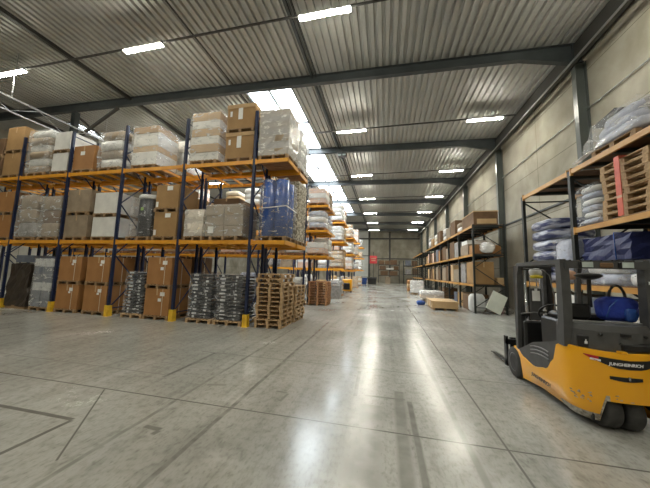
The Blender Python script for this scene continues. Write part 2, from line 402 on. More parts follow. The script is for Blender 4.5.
# end-wall steelwork
eb = MB(); eb.box(-3.4, -3.0, YE-.25, YE-.01, 0, 11.2); eb.box(1.0, 1.35, YE-.3, YE-.01, 0, 10.9); eb.box(XL, XW, YE-.25, YE-.01, 9.3, 9.6); eb.box(-3.2, 6.9, YE-.12, YE-.01, 5.0, 5.2); eb.box(-6.6, -3.4, YE-.12, YE-.035, 5.6, 5.75)
struct(eb.build('trim_11', PURLIN))
struct(MB().box(-6.6, -3.45, YE-.05, YE-.032, 0, 1.2).build('trim_12', DOORG))

# ------------------------------------------------------------------ LED lamps and their carrier bars
LX = (-15.95, -8.95, -1.9, 5.15)
lp = None
for k, y in enumerate(LROW):
    bar = MB().box(-20, 6.6, -.025, .025, 10.17, 10.23).build('lighting_busbar', PURLIN, loc=(0, y, 0))
    tag(bar, f'thin dark carrier bar holding the {ORD[k-2]} row of lamps counted away from the camera' if k > 1 else f'thin dark carrier bar of lamps above and behind the camera, row {ORD[k]}', 'bar', 'lamp carrier bars')
    for x in (-12, -5, 2.2, 6.4): MB().tube([(x, 0, 10.23), (x, 0, roof_z(x)+.0)], .008, 6).build('hanger', GALV, bar)
    for j, x in enumerate(LX):
        side = ['far left', 'left', 'middle', 'right'][j]
        lab = f'long white LED lamp, {side} column, {ORD[k-2]} row away from the camera' if k > 1 else f'long white LED lamp, {side} column, row {ORD[k]} behind the frame'
        if lp is None:
            lp = thing('ceiling_lamp', lab, 'lamp', (x, y, 10.1), 0, 'LED lamps under the roof')
            MB().box(-.86, .86, -.095, .095, .01, .07, 0, .01).build('housing', LAMPBODY, lp)
            MB().box(-.84, .84, -.08, .08, -.02, .008).build('diffuser', LAMPM, lp)
        else:
            dup(lp, (x, y, 10.1), 0, lab)
sd = thing('ceiling_sensor', 'small dark box with pale lenses hung under the second roof girder', 'sensor', (-2.95, 18.0, 10.1))
MB().box(-.32, .32, -.15, .15, -.02, .24, 0, .03).build('body', BLACKP, sd)
MB().box(-.28, -.06, -.17, -.15, .03, .13).box(.04, .26, -.17, -.15, .03, .13).build('lens', GLASS, sd)
MB().box(-.03, .03, -.03, .03, .24, .5).build('bracket', PURLIN, sd)

# pale cable ladder at the upper left
cl = thing('cable_ladder', 'pale steel cable ladder running away under the roof at the upper left', 'cable ladder', (-16, 6.6, 9.05))
MB().box(-.03, .03, 0, 10, .0, .07).build('rail', GALV, cl)
MB().box(-.03, .03, 0, 10, -.62, -.56).build('rail', GALV, cl)
lz = MB()
for i in range(10): lz.obox((0, i, -.56 if i % 2 else 0), (0, i+1, 0 if i % 2 else -.56), .025, .025)
lz.build('lacing', GALV, cl)
for i in (1, 5, 9): MB().box(-.015, .015, i, i+.03, .07, roof_z(-16)-9.05).build('hanger', GALV, cl)
# ------------------------------------------------------------------ pallets
PAL = {}
def pallet_proto(kind, loc, rz, label, group, mat, w=1.08, d=1.08):
    t = thing('pallet', label, 'pallet', loc, rz, group)
    b = MB()
    for i in range(7):
        x = -w/2 + i*(w-.10)/6; b.box(x, x+.10, -d/2, d/2, .122, .144)
    for y in (-d/2, -.05, d/2-.10): b.box(-w/2, w/2, y, y+.10, .10, .122)
    b.build('top_deck', mat, t)
    for x in (-w/2, -.05, w/2-.10):
        s = MB(); s.box(x, x+.10, -d/2, d/2, 0, .022)
        for y in (-d/2, -.06, d/2-.12): s.box(x, x+.10, y, y+.12, .022, .10)
        s.build('runner', mat, t)
    PAL[kind] = t
    return t
def pallet(loc, label, group, kind='mid', rz=0):
    mats = {'mid': WOOD, 'old': WOODD, 'red': WOODR}
    if kind not in PAL: return pallet_proto(kind, loc, rz, label, group, mats[kind])
    return dup(PAL[kind], loc, rz, label, group)
PH = .146

# ------------------------------------------------------------------ racks
def frame(t, x, y0, y1, h, mat, guard=False, holes=True, axis='x'):
    """an upright frame: two posts and lacing"""
    def P(a, b, c): return (a, b, c) if axis == 'x' else (b, a, c)
    for y, out in ((y0, 1), (y1, -1)):
        b = MB()
        def bx(x0, x1, ya, yb, z0, z1):
            b.box(*((x0, x1, min(ya, yb), max(ya, yb), z0, z1) if axis == 'x' else (min(ya, yb), max(ya, yb), x0, x1, z0, z1)))
        bx(x-.05, x+.05, y, y+out*.008, 0, h); bx(x-.05, x-.042, y, y+out*.08, 0, h); bx(x+.042, x+.05, y, y+out*.08, 0, h)
        bx(x-.075, x+.075, y-.01*out, y+out*.1, 0, .012)
        b.build('upright', mat, t)
    lb = MB(); z = .3; k = 0
    while z + 1.1 < h:
        a, c = (y0+.06, y1-.06) if k % 2 == 0 else (y1-.06, y0+.06)
        lb.obox(P(x, a, z), P(x, c, z+1.0), .035, .035); z += 1.0; k += 1
    for z in (.28, z + .02 if k else h-.15): lb.obox(P(x, y0+.06, z), P(x, y1-.06, z), .035, .035)
    lb.build('lacing', mat, t)
    if guard:
        g = MB(); yy = y0-.03
        g.box(x-.085, x+.085, yy-.012, yy, 0, .40, 0); g.prism([(yy, 0), (yy+.17, 0), (yy+.14, .40), (yy, .40)], 'x', x-.085, x-.073); g.prism([(yy, 0), (yy+.17, 0), (yy+.14, .40), (yy, .40)], 'x', x+.073, x+.085)
        g.box(x-.10, x+.10, yy-.03, yy+.16, 0, .012)
        g.build('post_guard', YELLOW, t)
def beam(t, x0, x1, y, z, mat, hh=.13, axis='x', th=.05):
    b = MB()
    A = (lambda a, c, d, e, f, g: b.box(a, c, d, e, f, g)) if axis == 'x' else (lambda a, c, d, e, f, g: b.box(d, e, a, c, f, g))
    A(x0+.05, x1-.05, y-th/2, y+th/2, z-hh/2, z+hh/2)
    A(x0+.05, x0+.09, y-th/2-.012, y+th/2, z-hh/2-.04, z+hh/2+.03); A(x1-.09, x1-.05, y-th/2-.012, y+th/2, z-hh/2-.04, z+hh/2+.03)
    b.build('beam', mat, t)
def bars(t, x0, x1, y0, y1, z, mat, n=4, axis='x'):
    for i in range(n):
        x = x0 + (i+.5)*(x1-x0)/n
        MB().box(x-.025, x+.025, y0+.056, y1-.056, z-.03, z+.06).build('crossbar', mat, t)
def rack_row(name, label, xs, y0, y1, levels, h, end_x, group=None, guards=False, full=True):
    t = thing(name, label, 'pallet rack', (0, 0, 0), 0, group)
    for x in xs: frame(t, x, y0, y1, h, BLUE, guards)
    for z in levels:
        for a, c in zip(xs[:-1], xs[1:]):
            beam(t, a, c, y0+.03, z, ORANGE); beam(t, a, c, y1-.03, z, ORANGE)
            if full: bars(t, a+.1, c-.1, y0, y1, z, ORANGE)
        a = xs[-1]
        for y in (y0+.03, y1-.03):   # shelf end reaching past the last frame
            b = MB(); b.box(a+.05, end_x, y-.025, y+.025, z-.065, z+.065); b.box(a+.05, a+.09, y-.037, y+.025, z-.105, z+.095); b.build('beam', ORANGE, t)
        e = MB(); e.box(end_x-.04, end_x, y0, y1, z-.065, z+.065); e.build('end_beam', ORANGE, t)
        d = MB()
        for i in range(5): d.box(a+.12, end_x-.05, y0+.08+i*(y1-y0-.16)/5, y0+.08+(i+.75)*(y1-y0-.16)/5, z+.035, z+.06)
        d.build('deck', WOODR, t)
    return t
XS = [-18.57, -15.74, -12.91, -10.09, -7.26, -4.43]; XE = -3.17
Z1, Z2 = 2.786, 5.607
rack_row('pallet_rack', 'blue and orange pallet rack nearest on the left, facing the open floor', XS, 8.1, 9.2, (Z1, Z2), 7.5, XE, guards=True)
rack_row('pallet_rack', 'blue and orange pallet rack standing back to back behind the nearest left one', XS, 9.36, 10.46, (Z1, Z2), 7.5, XE)
B1, B2 = Z1+.067, Z2+.067      # beam tops

# ------------------------------------------------------------------ goods
def carton(loc, w, d, h, mat, label, cat='box', group=None, rz=0, tape=True, paper=None, strap=False, name='carton', flat=False, lid=None):
    """loc: centre of the base; front faces -y"""
    if flat:
        b = MB().box(-w/2, w/2, -d/2, d/2, 0, h, 0, .006)
        if tape: b.box(-.03, .03, -d/2-.002, d/2+.002, h-.05, h+.002, 1)
        return tag(b.build(name, [mat, TAPE], loc=loc, rz=rz), label, cat, group)
    t = thing(name, label, cat, loc, rz, group)
    MB().box(-w/2, w/2, -d/2, d/2, 0, h, 0, .008).build('body', mat, t)
    if tape: MB().box(-.03, .03, -d/2-.004, d/2+.004, h, h+.004).box(-.03, .03, -d/2-.004, -d/2-.0005, h*.75, h).build('tape', TAPE, t)
    if lid: MB().box(-w/2-.015, w/2+.015, -d/2-.015, d/2+.015, h-lid, h+.001).build('lid', CARDL if mat is not WHITEC else WHITEC, t)
    if strap:
        MB().box(w*.22, w*.22+.02, -d/2-.005, d/2+.005, 0, h+.004).box(-w/2-.005, w/2+.005, -.01, .01, 0, h+.004).build('strap', STRAP, t)
    if paper:
        for px, pz, pw, ph in paper: MB().box(px*w-pw/2, px*w+pw/2, -d/2-.009, -d/2-.001, pz*h-ph/2, pz*h+ph/2).build('paper_label', PAPER, t)
    return t
def skin(t, w, d, h, mat=FILM, amp=.025, seed=0, z0=0, taper=0, nx=5, nz=7):
    MB().crinkle(w, d, h, amp, nx, nz, seed, 0, z0, taper).build('stretch_wrap', mat, t)
def layered(loc, w, d, n, hl, mats, label, name='wrapped_load', cat='wrapped load', wrap=FILM, e=.35, seed=1, cols=1, group=None, jit=.02, hs=None, rz=0):
    """shrink-wrapped stack of layers: each layer a part, the film a part"""
    rnd = random.Random(seed); t = thing(name, label, cat, loc, rz, group)
    tot = n*hl; hs = [q*tot/sum(hs) for q in hs] if hs else [hl]*n; zb = 0
    for i in range(n):
        b = MB(); hl_ = hs[i]
        for c in range(cols):
            cw = w/cols; x = -w/2 + cw*(c+.5) + rnd.uniform(-jit, jit)
            if e < .2: b.box(x-cw/2+.008, x+cw/2-.008, -d/2+rnd.uniform(-jit, jit), d/2, zb+.004, zb+hl_-.004, 0, .012)
            else: b.pillow(x, rnd.uniform(-jit, jit), zb + hl_*.54, cw*1.0, d, hl_*1.08, e, 0, 16, 8, .006, seed+i)
        b.build('layer', mats[i % len(mats)], t); zb += hl_
    if wrap: skin(t, w+.05, d+.05, n*hl+.03, wrap, .018, seed)
    return t
def stack2(x0, x1, yc, z, heights, d, mat, labels, group, **k):
    for i, h in enumerate(heights):
        carton(((x0+x1)/2, yc, z), x1-x0, d, h, mat, labels[i], group=group, **k); z += h + .003
        if i < len(heights)-1:
            k2 = .0
    return z

YC, YR = 8.66, 9.92          # centre lines of the goods in the front and the back rack
LBL = [(.05, .70, .12, .30)]
def on_pallet(x0, x1, z, what, yc=YC, kind='old'):
    q = pallet(((x0+x1)/2, yc, z), f'pallet under {what}', 'pallets under goods', kind)
    q.scale.x = min(1, (x1-x0+.05)/1.08)
    return z + PH
def pair(x0, x1, z, h1, h2, mat, what, yc=YC, d=1.02, mid=True, **k):
    """two cartons, one above the other, each on its own pallet"""
    z = on_pallet(x0, x1, z, f'the lower {what}', yc)
    carton(((x0+x1)/2, yc, z), x1-x0, d, h1, mat, f'lower {what}', group='paired cartons in the left racks', **k)
    z += h1 + .004
    if mid: z = on_pallet(x0, x1, z, f'the upper {what}', yc)
    carton(((x0+x1)/2, yc, z), x1-x0, d, h2, mat, f'upper {what}', group='paired cartons in the left racks', **k)
def load(x0, x1, z, n, top, mats, label, yc=YC, d=1.02, **k):
    z = on_pallet(x0, x1, z, 'the ' + label, yc)
    return layered(((x0+x1)/2, yc, z), x1-x0, d, n, (top-z)/n, mats, label, **k)
# --- top level, left to right
pair(-18.2, -17.1, B2, .85, .78, CARDD, 'dark brown carton at the left end of the top shelf')
pair(-16.95, -15.88, B2, 1.02, 1.08, CARD, 'brown carton left of the wrapped sacks, top shelf')
load(-15.5, -14.25, B2, 6, 7.75, [CARDG, WHITEP], 'tall wrapped stack of white and brown sacks', e=.3, seed=3, jit=.05)
pair(-13.97, -13.1, B2, .80, .80, WHITEC, 'white carton left of the rooflight, top shelf', mid=True, tape=False)
z = on_pallet(-12.8, -11.7, B2, 'the single brown carton on the top shelf')
carton((-12.25, YC, z), 1.1, 1.02, 1.02, CARDO, 'single brown carton with a white label on the top shelf', paper=[(-.05, .68, .22, .16)])
load(-11.45, -10.25, B2, 4, 7.32, [WHITEP, CARDG, WHITEP, CARDG], 'short wrapped sack stack right of the single brown carton', e=.3, seed=8, jit=.05)
t = load(-9.78, -8.6, B2, 4, 7.38, [WHITEC, CARDL, WHITEC, CARD], 'wrapped white cartons with brown bands on top shelf', e=.1, seed=5, hs=[1.0, .45, 1.0, .5])
t = load(-7.1, -5.92, B2, 6, 7.68, [WHITEC, CARDL], 'cream and tan layered stack on the top shelf', e=.15, seed=6)
pair(-5.62, -4.52, B2, .95, .92, CARD, 'brown carton with tall white labels, top shelf', paper=[(-.02, .65, .17, .50), (-.36, .62, .08, .2)], lid=.14)
load(-4.28, -3.2, B2, 7, 7.50, [CARDG, GREYP], 'grey wrapped carton stack on the right end of the top shelf', e=.12, cols=2, seed=7, wrap=FILMW)
# back rack, top
load(-8.95, -8.2, B2, 3, 7.35, [WHITEC, WHITEP], 'narrow white stack behind the banded white cartons', yc=YR, e=.2, seed=9)
load(-4.25, -3.2, B2, 6, 7.45, [WHITEP, GREYP], 'white and grey wrapped stack on the back rack end', yc=YR, e=.2, seed=10, wrap=FILMW)
load(-11.4, -10.3, B2, 4, 7.0, [CARDG, CARD], 'brown wrapped stack on the back rack, top shelf', yc=YR, e=.15, seed=11)
# --- middle level
pair(-16.95, -15.9, B1, .98, .90, CARDO, 'orange brown carton at left end of middle shelf')
load(-15.55, -14.45, B1, 3, 4.8, [GREYP, CARDG, CARDG], 'wrapped grey brown bale stack, left one on the middle shelf', e=.3, seed=12)
load(-14.2, -13.1, B1, 3, 4.7, [CARDG, CARDD, CARDG], 'wrapped grey brown bale stack, right one on the middle shelf', e=.25, seed=13)
pair(-12.8, -11.62, B1, .88, .92, CARDG, 'grey brown carton beside the white pair, middle shelf')
pair(-11.35, -10.22, B1, .78, .84, WHITEC, 'white carton left of the third post, middle shelf', tape=False)
z = on_pallet(-9.6, -8.6, B1, 'the black roll in film')
t = thing('film_wrapped_roll', 'tall black roll with a white cap in clear film on the middle shelf', 'roll', (-9.08, YC, z))
MB().lathe([(.05, 0), (.42, 0), (.44, .04), (.44, 1.45), (.40, 1.5), (.05, 1.5)], 20).build('roll', BLACKP, t)
MB().lathe([(.05, 1.5), (.46, 1.5), (.48, 1.56), (.44, 1.66), (.05, 1.68)], 20).build('cap', WHITEP, t)
MB().box(-.05, .06, -.46, -.44, 1.02, 1.14).build('sticker', GREENSTK, t)
skin(t, 1.0, .98, 1.6, FILMD, .02, 14)
pair(-8.42, -7.42, B1, .92, .88, CARD, 'brown carton right of the black roll, middle shelf', paper=[(.1, .85, .24, .16), (-.42, .16, .1, .2)])
load(-7.05, -6.32, B1, 2, 3.95, [CREAM, CREAM], 'low pale load under crumpled film beside the fourth post', e=.3, seed=15, wrap=FILMW)
t = load(-6.2, -4.75, B1, 3, 4.1, [CARDG, CARDG, CARDG], 'wide grey brown wrapped load with a white label', e=.1, seed=16, cols=2)
MB().box(-.60, -.38, -.55, -.54, .10, .34).build('paper_label', PAPER, t)
z = on_pallet(-4.2, -3.2, B1, 'the blue rolls')
t = thing('film_wrapped_rolls', 'bundle of tall blue plastic rolls in clear film on the shelf end', 'roll', (-3.68, YC, z))
for k, (x, y, r) in enumerate(((-.22, -.26, .24), (.22, -.24, .24), (-.2, .24, .24), (.24, .25, .23))):
    MB().lathe([(.03, 0), (r, 0), (r, 1.96), (.03, 1.98)], 20, c=(x, y, 0)).build('roll', BLUEP, t)
skin(t, .99, 1.0, 1.98, FILMD, .02, 17)
MB().tube([(-.49, -.51, .95), (.49, -.51, 1.02), (.51, .5, 1.0), (-.49, .5, .95), (-.49, -.51, .95)], .018, 6).build('strap', WHITEP, t)
load(-4.15, -3.2, B1, 6, 5.32, [NET, NET], 'tall speckled pale pack stack behind the blue rolls', yc=YR, e=.12, cols=2, seed=18, wrap=None)
z = on_pallet(-6.9, -5.8, B1, 'the white carton in the back rack', YR)
carton((-6.35, YR, z), 1.1, 1.0, 1.25, WHITEC, 'white carton in the back rack behind the grey brown load', tape=False)
carton((-6.3, YR, z+1.254), 1.15, .95, .48, CARDD, 'flat brown carton lying on the white carton in the back rack')
pair(-8.4, -7.42, B1, .9, .7, CARD, 'brown carton in back rack, middle shelf', yc=YR)
pair(-13.9, -12.97+.0, B1, .9, .9, CARDD, 'dark carton in the back rack behind the wrapped bales', yc=YR) if False else None
# --- floor level
t = thing('covered_load', 'big load under a dark brown tarpaulin on the floor at the far left', 'covered load', (-14.95, YC, 0))
MB().box(-.55, .55, -.5, .5, 0, .14).build('base', WOODD, t)
MB().crinkle(1.24, 1.04, 1.75, .05, 5, 7, 21, 0, .10, .06).build('tarpaulin', TARP, t)
carton((-14.95, YC, 1.92), 1.0, .8, .3, GREYBLUE, 'low grey box on the tarpaulin covered load', tape=False)
load(-14.1, -13.1, 0, 6, 2.08, [GREYBLUE, GREYBLUE, SILVER], 'grey blue wrapped cartons on the floor beside the tarpaulin', e=.15, seed=22, cols=2)
for nm, a, b_ in (('left one', -12.78, -11.66), ('right one', -11.36, -10.24)):
    pair(a, b_, 0, .95, .95, CARDO, f'orange brown strapped carton, {nm} of two floor stacks', strap=True, paper=[(.18, .80, .17, .13), (.12, .68, .10, .07)])
pair(-11.5, -10.4, 0, 1.0, 1.0, CARDD, 'dark brown carton on the back rack floor', yc=YR, strap=True)
pair(-8.5, -7.46, 0, .95, .98, CARDO, 'orange brown strapped carton on floor by fourth post', strap=True, paper=[(.22, .80, .19, .14), (.12, .58, .13, .11)])
pair(-8.45, -7.45, 0, 1.0, 1.03, CARDD, 'dark strapped carton on floor behind fourth post', yc=YR, strap=True)
def trays(xc, w, top, label, seed, half=False):
    z = on_pallet(xc-w/2, xc+w/2, 0, 'the ' + label, kind='mid')
    t = thing('film_wrapped_trays', label, 'wrapped trays', (xc, YC, z), 0, 'film wrapped black trays on the floor')
    rnd = random.Random(seed); h = top - z; n = 13
    for c, cx in enumerate((-w*.24, w*.24)):
        hh = h if c == 0 else h*.94
        if half and c == 1: hh = h*.97
        b = MB(); b2 = MB()
        for i in range(n):
            zz = i*hh/n; k = 1 if c == 0 else min(1, .35 + 1.1*math.sqrt(max(0, 1-(i/n)**3)))
            ww = w*.44*k
            b.box(cx-ww/2, cx+ww/2, -.46, .46, zz+.01, zz+hh/n*.72, 0, .02)
            o = rnd.uniform(-.03, .03)
            q = rnd.uniform(.06, .26) if c == 0 else rnd.uniform(.03, .13)
            b2.box(cx-ww*q+o, cx+ww*q+o, -.475, -.45, zz+hh/n*rnd.uniform(.1, .4), zz+hh/n*rnd.uniform(.6, .9))
        s = b.build('tray_stack', BLACKP, t); b2.build('painted_glint', SILVER, s)  # pale strips on the tray fronts stand in for glints on the film
    skin(t, w, 1.0, h+.02, FILMD, .018, seed)
trays(-9.02, .86, 1.68, 'film wrapped black trays with painted silver glints right of the third post', 31)
trays(-6.22, .92, 1.68, 'film wrapped black trays with painted silver glints right of the fourth post', 32)
trays(-5.12, 1.0, 1.70, 'film wrapped black trays with painted silver glints left of the last post', 33, True)
# --- pallet stacks
def pstack(x, y, n, what, kind, group, z=0):
    rnd = random.Random(int(abs(x*100)+y*10+n))
    for i in range(n):
        pos = 'lowest' if i == 0 else 'topmost' if i == n-1 else ORD[i] + ' from below'
        pallet((x + rnd.uniform(-.03, .03), y + rnd.uniform(-.03, .03), z + i*PH), f'pallet {pos} {what}', group, kind, rnd.uniform(-.02, .02))
pstack(-3.66, 8.72, 12, 'in the tallest stack beside the last blue post', 'mid', 'pallets of the nearest stack')
pstack(-3.62, 9.98, 9, 'in the stack just behind the tallest pallet stack', 'mid', 'pallets of the stack behind')
pstack(-3.62, 15.1, 9, 'in the reddish stack at the end of the second rack row', 'red', 'pallets of the reddish stack')

# ------------------------------------------------------------------ further rack rows on the left
ROWS = [(14.4, (2.70, 4.15, 5.60), 7.2, 7, -3.12), (20.8, (2.1, 4.25, 5.85), 7.4, 2, -3.1), (27.2, (2.05, 3.7, 5.4), 7.4, 2, -3.05), (33.6, (2.2, 4.0, 5.6), 7.4, 2, -3.0), (40.0, (2.2, 4.0, 5.6), 7.4, 1, -2.95)]
KINDS = [('white wrapped stack', [WHITEP, WHITEC]), ('pink carton stack', [PINKC, WHITEC]), ('brown carton stack', [CARDL]), ('lilac wrapped stack', [LAV, WHITEP]), ('grey wrapped bale', [GREYP, WHITEP]), ('tan sack stack', [CREAM, CARDL]), ('dark carton stack', [CARDG])]
rnd = random.Random(5)
for ri, (y0, lv, h, nb, xe) in enumerate(ROWS):
    rn = ORD[ri+1]
    xs = [-4.43 - 2.83*k for k in range(nb, -1, -1)]
    rack_row('pallet_rack', f'blue and orange pallet rack, {rn} row down the hall on the left, near half', xs, y0, y0+1.1, lv, h, xe, 'rack rows down the left side')
    if ri < 3: rack_row('pallet_rack', f'blue and orange pallet rack, {rn} row down the hall on the left, rear half', xs[-2:], y0+1.26, y0+2.36, lv, h, xe, "rack rows down the left side")
    for li, z in enumerate((0,) + lv):
        zz = z + .067 if z else 0
        room = ([*lv, 8.1][li] - z) - .35
        slots = [(-3.78, 1.12)] if not (ri == 0 and li == 0) else []
        for k in range(min(nb, 2 if ri else 7)): slots += [(-5.12 - 2.83*k, 1.15), (-6.45 - 2.83*k, 1.1)]
        for si, (x, ww) in enumerate(slots):
            if rnd.random() < .12 and si or (si > 8 and li == 3): continue
            kn, mats = KINDS[(ri*3 + li*2 + si*5) % len(KINDS)]
            if si == 0 and ri < 3: kn, mats = KINDS[((4, 1, 3, 1), (4, 5, 0, 0), (2, 1, 0, 5))[ri][li]]
            hh = min(room, rnd.uniform(.75, 1.75)) if li < 3 else rnd.uniform(.9, 1.8)
            pl = f'{["floor", "lowest shelf", "second shelf", "top shelf"][li]}, {ORD[si]} from aisle, {rn} left rack row'
            n = max(2, int(hh/.3))
            if si < 2 or ri == 0:
                pallet((x, y0+.56, zz), f'pallet under {kn}, {pl}', 'pallets in the further racks', 'red'); zz2 = zz + PH; hh -= PH
            else: zz2 = zz
            if si and ri: n = 2
            layered((x, y0+.55, zz2), ww-.12, 1.06, n, hh/n, mats, f'{kn}, {pl}', e=.4 if 'sack' in kn or 'wrapped' in kn else .12, seed=ri*50+li*9+si, wrap=FILM if si < 1 else None, group='goods in the further racks')
            if ri < 3 and si == 0 and li:
                kn, mats = KINDS[(ri*2 + li*3 + 4) % len(KINDS)]; hh2 = min(room, rnd.uniform(.8, 1.8))
                layered((x, y0+1.82, zz), ww-.1, 1.07, 3, hh2/3, mats, f'{kn} in rear half, {pl}', e=.3, seed=ri*70+li, wrap=None, group='goods in the further racks')
# ------------------------------------------------------------------ racks along the right wall
RX0, RX1 = 4.45, 5.95
def wall_rack(name, label, ys, levels, h, skip=()):
    t = thing(name, label, 'pallet rack', (0, 0, 0))
    for y in ys: frame(t, y, RX0, RX1, h, DARKRACK, axis='y')
    for z in levels:
        for a, c in zip(ys[:-1], ys[1:]):
            if (z, a) in skip: continue
            beam(t, a, c, RX0+.03, z, OCHRE, .11, axis='y'); beam(t, a, c, RX1-.03, z, OCHRE, .11, axis='y')
            d = MB()
            for i in range(6): d.box(RX0+.06+i*.235, RX0+.06+i*.235+.225, a+.06, c-.06, z+.056, z+.078)
            d.build('shelf_board', SHELF, t)
            for q in (.2, .5, .8): MB().box(RX0+.057, RX1-.057, a+(c-a)*q-.03, a+(c-a)*q+.03, z-.03, z+.055).build('crossbar', DARKRACK, t)
    return t
YF = [14.95, 17.65, 20.35, 23.05, 25.75, 28.45, 31.15]
LF = (1.38, 2.94, 4.45)
t = wall_rack('pallet_rack', 'dark green rack with ochre beams along the right wall beyond the forklift', YF, LF, 4.52)
for z in LF: MB().box(RX0+.05, RX1-.05, 14.90, 14.94, z-.05, z+.03).build('end_tie', DARKRACK, t)
wall_rack('pallet_rack', 'dark green rack far down the right wall near the hall end', [33.5, 36.2, 38.9, 41.6, 44.3], LF, 4.52)
YN = [2.9, 5.2, 7.5, 9.8]
wall_rack('pallet_rack', 'dark green rack with ochre beams directly behind the yellow forklift', YN, (1.66, 3.0, 4.46), 4.50, skip=((3.0, 7.5),))
SB = .079
def shelf_item(y0, y1, z, h, mat, label, x0=RX0+.08, d=1.0, **k):
    return carton((x0+d/2, (y0+y1)/2, z), d, abs(y1-y0), h, mat, label, group='boxes on the right wall rack', flat=True, **k)
lvn = ['lowest shelf', 'middle shelf', 'top shelf']
# near end of the far rack, as photographed
T, Mi, Lo = 4.45+SB, 2.94+SB, 1.38+SB
t = carton((5.13, 16.05, T+.004), 1.15, 2.1, .72, CARDD, 'long dark brown carton at the near end of the right rack top shelf', tape=False, lid=.05)
MB().box(-.42, .5, -1.065, -1.055, .04, .30).build('tape_band', CARDL, t)
layered((5.0, 17.75, T), .95, .9, 2, .28, [WHITEP, CARDG], 'low white wrapped pile behind the long dark carton on the top shelf', e=.3, seed=41, wrap=None)
shelf_item(18.6, 19.8, T, .95, CARDD, 'dark carton behind the low white pile on the top shelf of the right rack')
shelf_item(20.0, 21.2, T, .75, CARDG, 'grey brown carton further along the top shelf of the right rack')
layered((5.0, 22.0, T), .9, 1.1, 3, .3, [WHITEP, GREYP], 'white wrapped stack half way along the top shelf of the right rack', e=.35, seed=42, wrap=None)
shelf_item(23.3, 24.6, T, 1.0, CARDD, 'dark carton beyond the white stack on the top shelf of the right rack')
layered((5.0, 25.6, T), .9, 1.2, 3, .32, [WHITEP, CREAM], 'cream wrapped stack beyond the middle of the top shelf of the right rack', e=.35, seed=43, wrap=None)
shelf_item(26.6, 27.8, T, .8, CARD, 'brown carton near the far end of the top shelf of the right rack')
layered((5.0, 29.0, T), .9, 1.3, 3, .35, [GREYP, WHITEP], 'grey and white stack at the far end of the top shelf of the right rack', e=.35, seed=44, wrap=None)
# middle shelf
carton((5.2, 15.5, Mi), 1.34, .55, .46, CARDO, 'low tan carton across the near end of the middle shelf', tape=False, name='carton')
t = tag(MB().pillow(0, 0, .30, .66, .45, .56, .6, 0, 16, 8, .03, 3).build('film_bundle', FILMW, loc=(5.12, 14.93, Mi)), 'shiny bundle of crumpled film in front of the low tan carton', 'bundle')
MB().pillow(0, 0, .27, .5, .34, .5, .7, 0, 14, 8, .04, 4).build('crumpled_sheet', WHITEP, t)
shelf_item(16.0, 17.4, Mi, .60, CARDG, 'grey brown carton behind the film bundle on the middle shelf')
shelf_item(16.1, 17.2, Mi+.605, .22, WHITEC, 'flat white carton lying on the grey brown carton of the middle shelf')
c6 = [(17.8, 18.9, .95, GREYP), (19.0, 20.1, 1.1, CARDD), (20.5, 21.4, .8, CARDG), (21.5, 22.6, 1.0, CARDD), (23.2, 24.2, .9, CARDO), (24.4, 25.4, 1.05, GREYBLUE), (25.9, 27.2, .9, PINKC), (27.4, 28.2, .8, CARDD), (28.6, 29.7, 1.0, PINKC), (29.9, 30.9, .8, CARD)]
for i, (a, b_, h, m) in enumerate(c6): shelf_item(a, b_, Mi, h, m, f'{ORD[i+2]} carton from the near end on the middle shelf of the right wall rack')
t = carton((5.0, 15.75, Lo), .92, 1.3, 1.15, CARD, 'large plain brown carton at the near end of the lowest shelf')
shelf_item(15.1, 15.6, Lo, .35, CARDL, 'small tan carton beside the large plain carton on the lowest shelf', x0=5.6, d=.3)
c7 = [(16.6, 17.5, 1.08, GREYP), (17.8, 19.3, .80, CARDG), (19.4, 20.0, 1.1, CARDL), (20.5, 21.4, 1.1, CARDD), (21.6, 22.8, 1.0, CARDG), (23.2, 24.3, .9, CARDD), (24.5, 25.5, 1.1, CARDG), (26.0, 27.2, 1.0, CARD), (27.4, 28.3, .9, CARDD), (28.6, 30.0, 1.0, CARDL)]
for i, (a, b_, h, m) in enumerate(c7): shelf_item(a, b_, Lo, h, m, f'{ORD[i+1]} carton from the near end on the lowest shelf of the right wall rack')
# floor under the rack
t = tag(MB().pillow(0, 0, .48, .75, .55, .96, .55, 0, 16, 9, .03, 5).build('wrapped_bundle', WHITEP, loc=(4.72, 15.45, 0)), 'bulging white bundle on the floor under the near end of the right rack', 'bundle')
t = tag(MB().pillow(0, 0, .37, .78, .6, .70, .6, 0, 16, 9, .02, 6).build('wrapped_bundle', FILMW, loc=(5.52, 15.66, 0)), 'clear film heap on the floor beside the bulging white bundle', 'bundle')
MB().pillow(0, 0, .33, .55, .42, .56, .7, 0, 14, 8, .02, 7).build('crumpled_sheet', GREYP, t)
pn = MB().box(-.36, .36, -.02, .02, -.48, .48, 0).build('foam_board', pm('pale_green_foam', (.74, .78, .70), (.66, .70, .62), 3, .6), loc=(5.36, 14.66, .60))
pn.rotation_euler = (math.radians(-10), math.radians(28), math.radians(4))
tag(pn, 'pale green white board standing tilted on its corner at the rack end', 'board')
shelf_item(16.2, 17.3, 0, .85, CARDD, 'dark carton on the floor behind the bulging white bundle', x0=4.55)
shelf_item(18.0, 19.3, 0, .8, CARD, 'brown carton on the floor under the right rack behind the wooden crate', x0=4.75)
shelf_item(19.5, 20.2, 0, .75, GREYBLUE, 'blue grey carton on the floor under the right rack', x0=4.75)
shelf_item(23.3, 25.2, 0, .85, CARDD, 'dark carton on the floor deep under the right rack', x0=4.75)
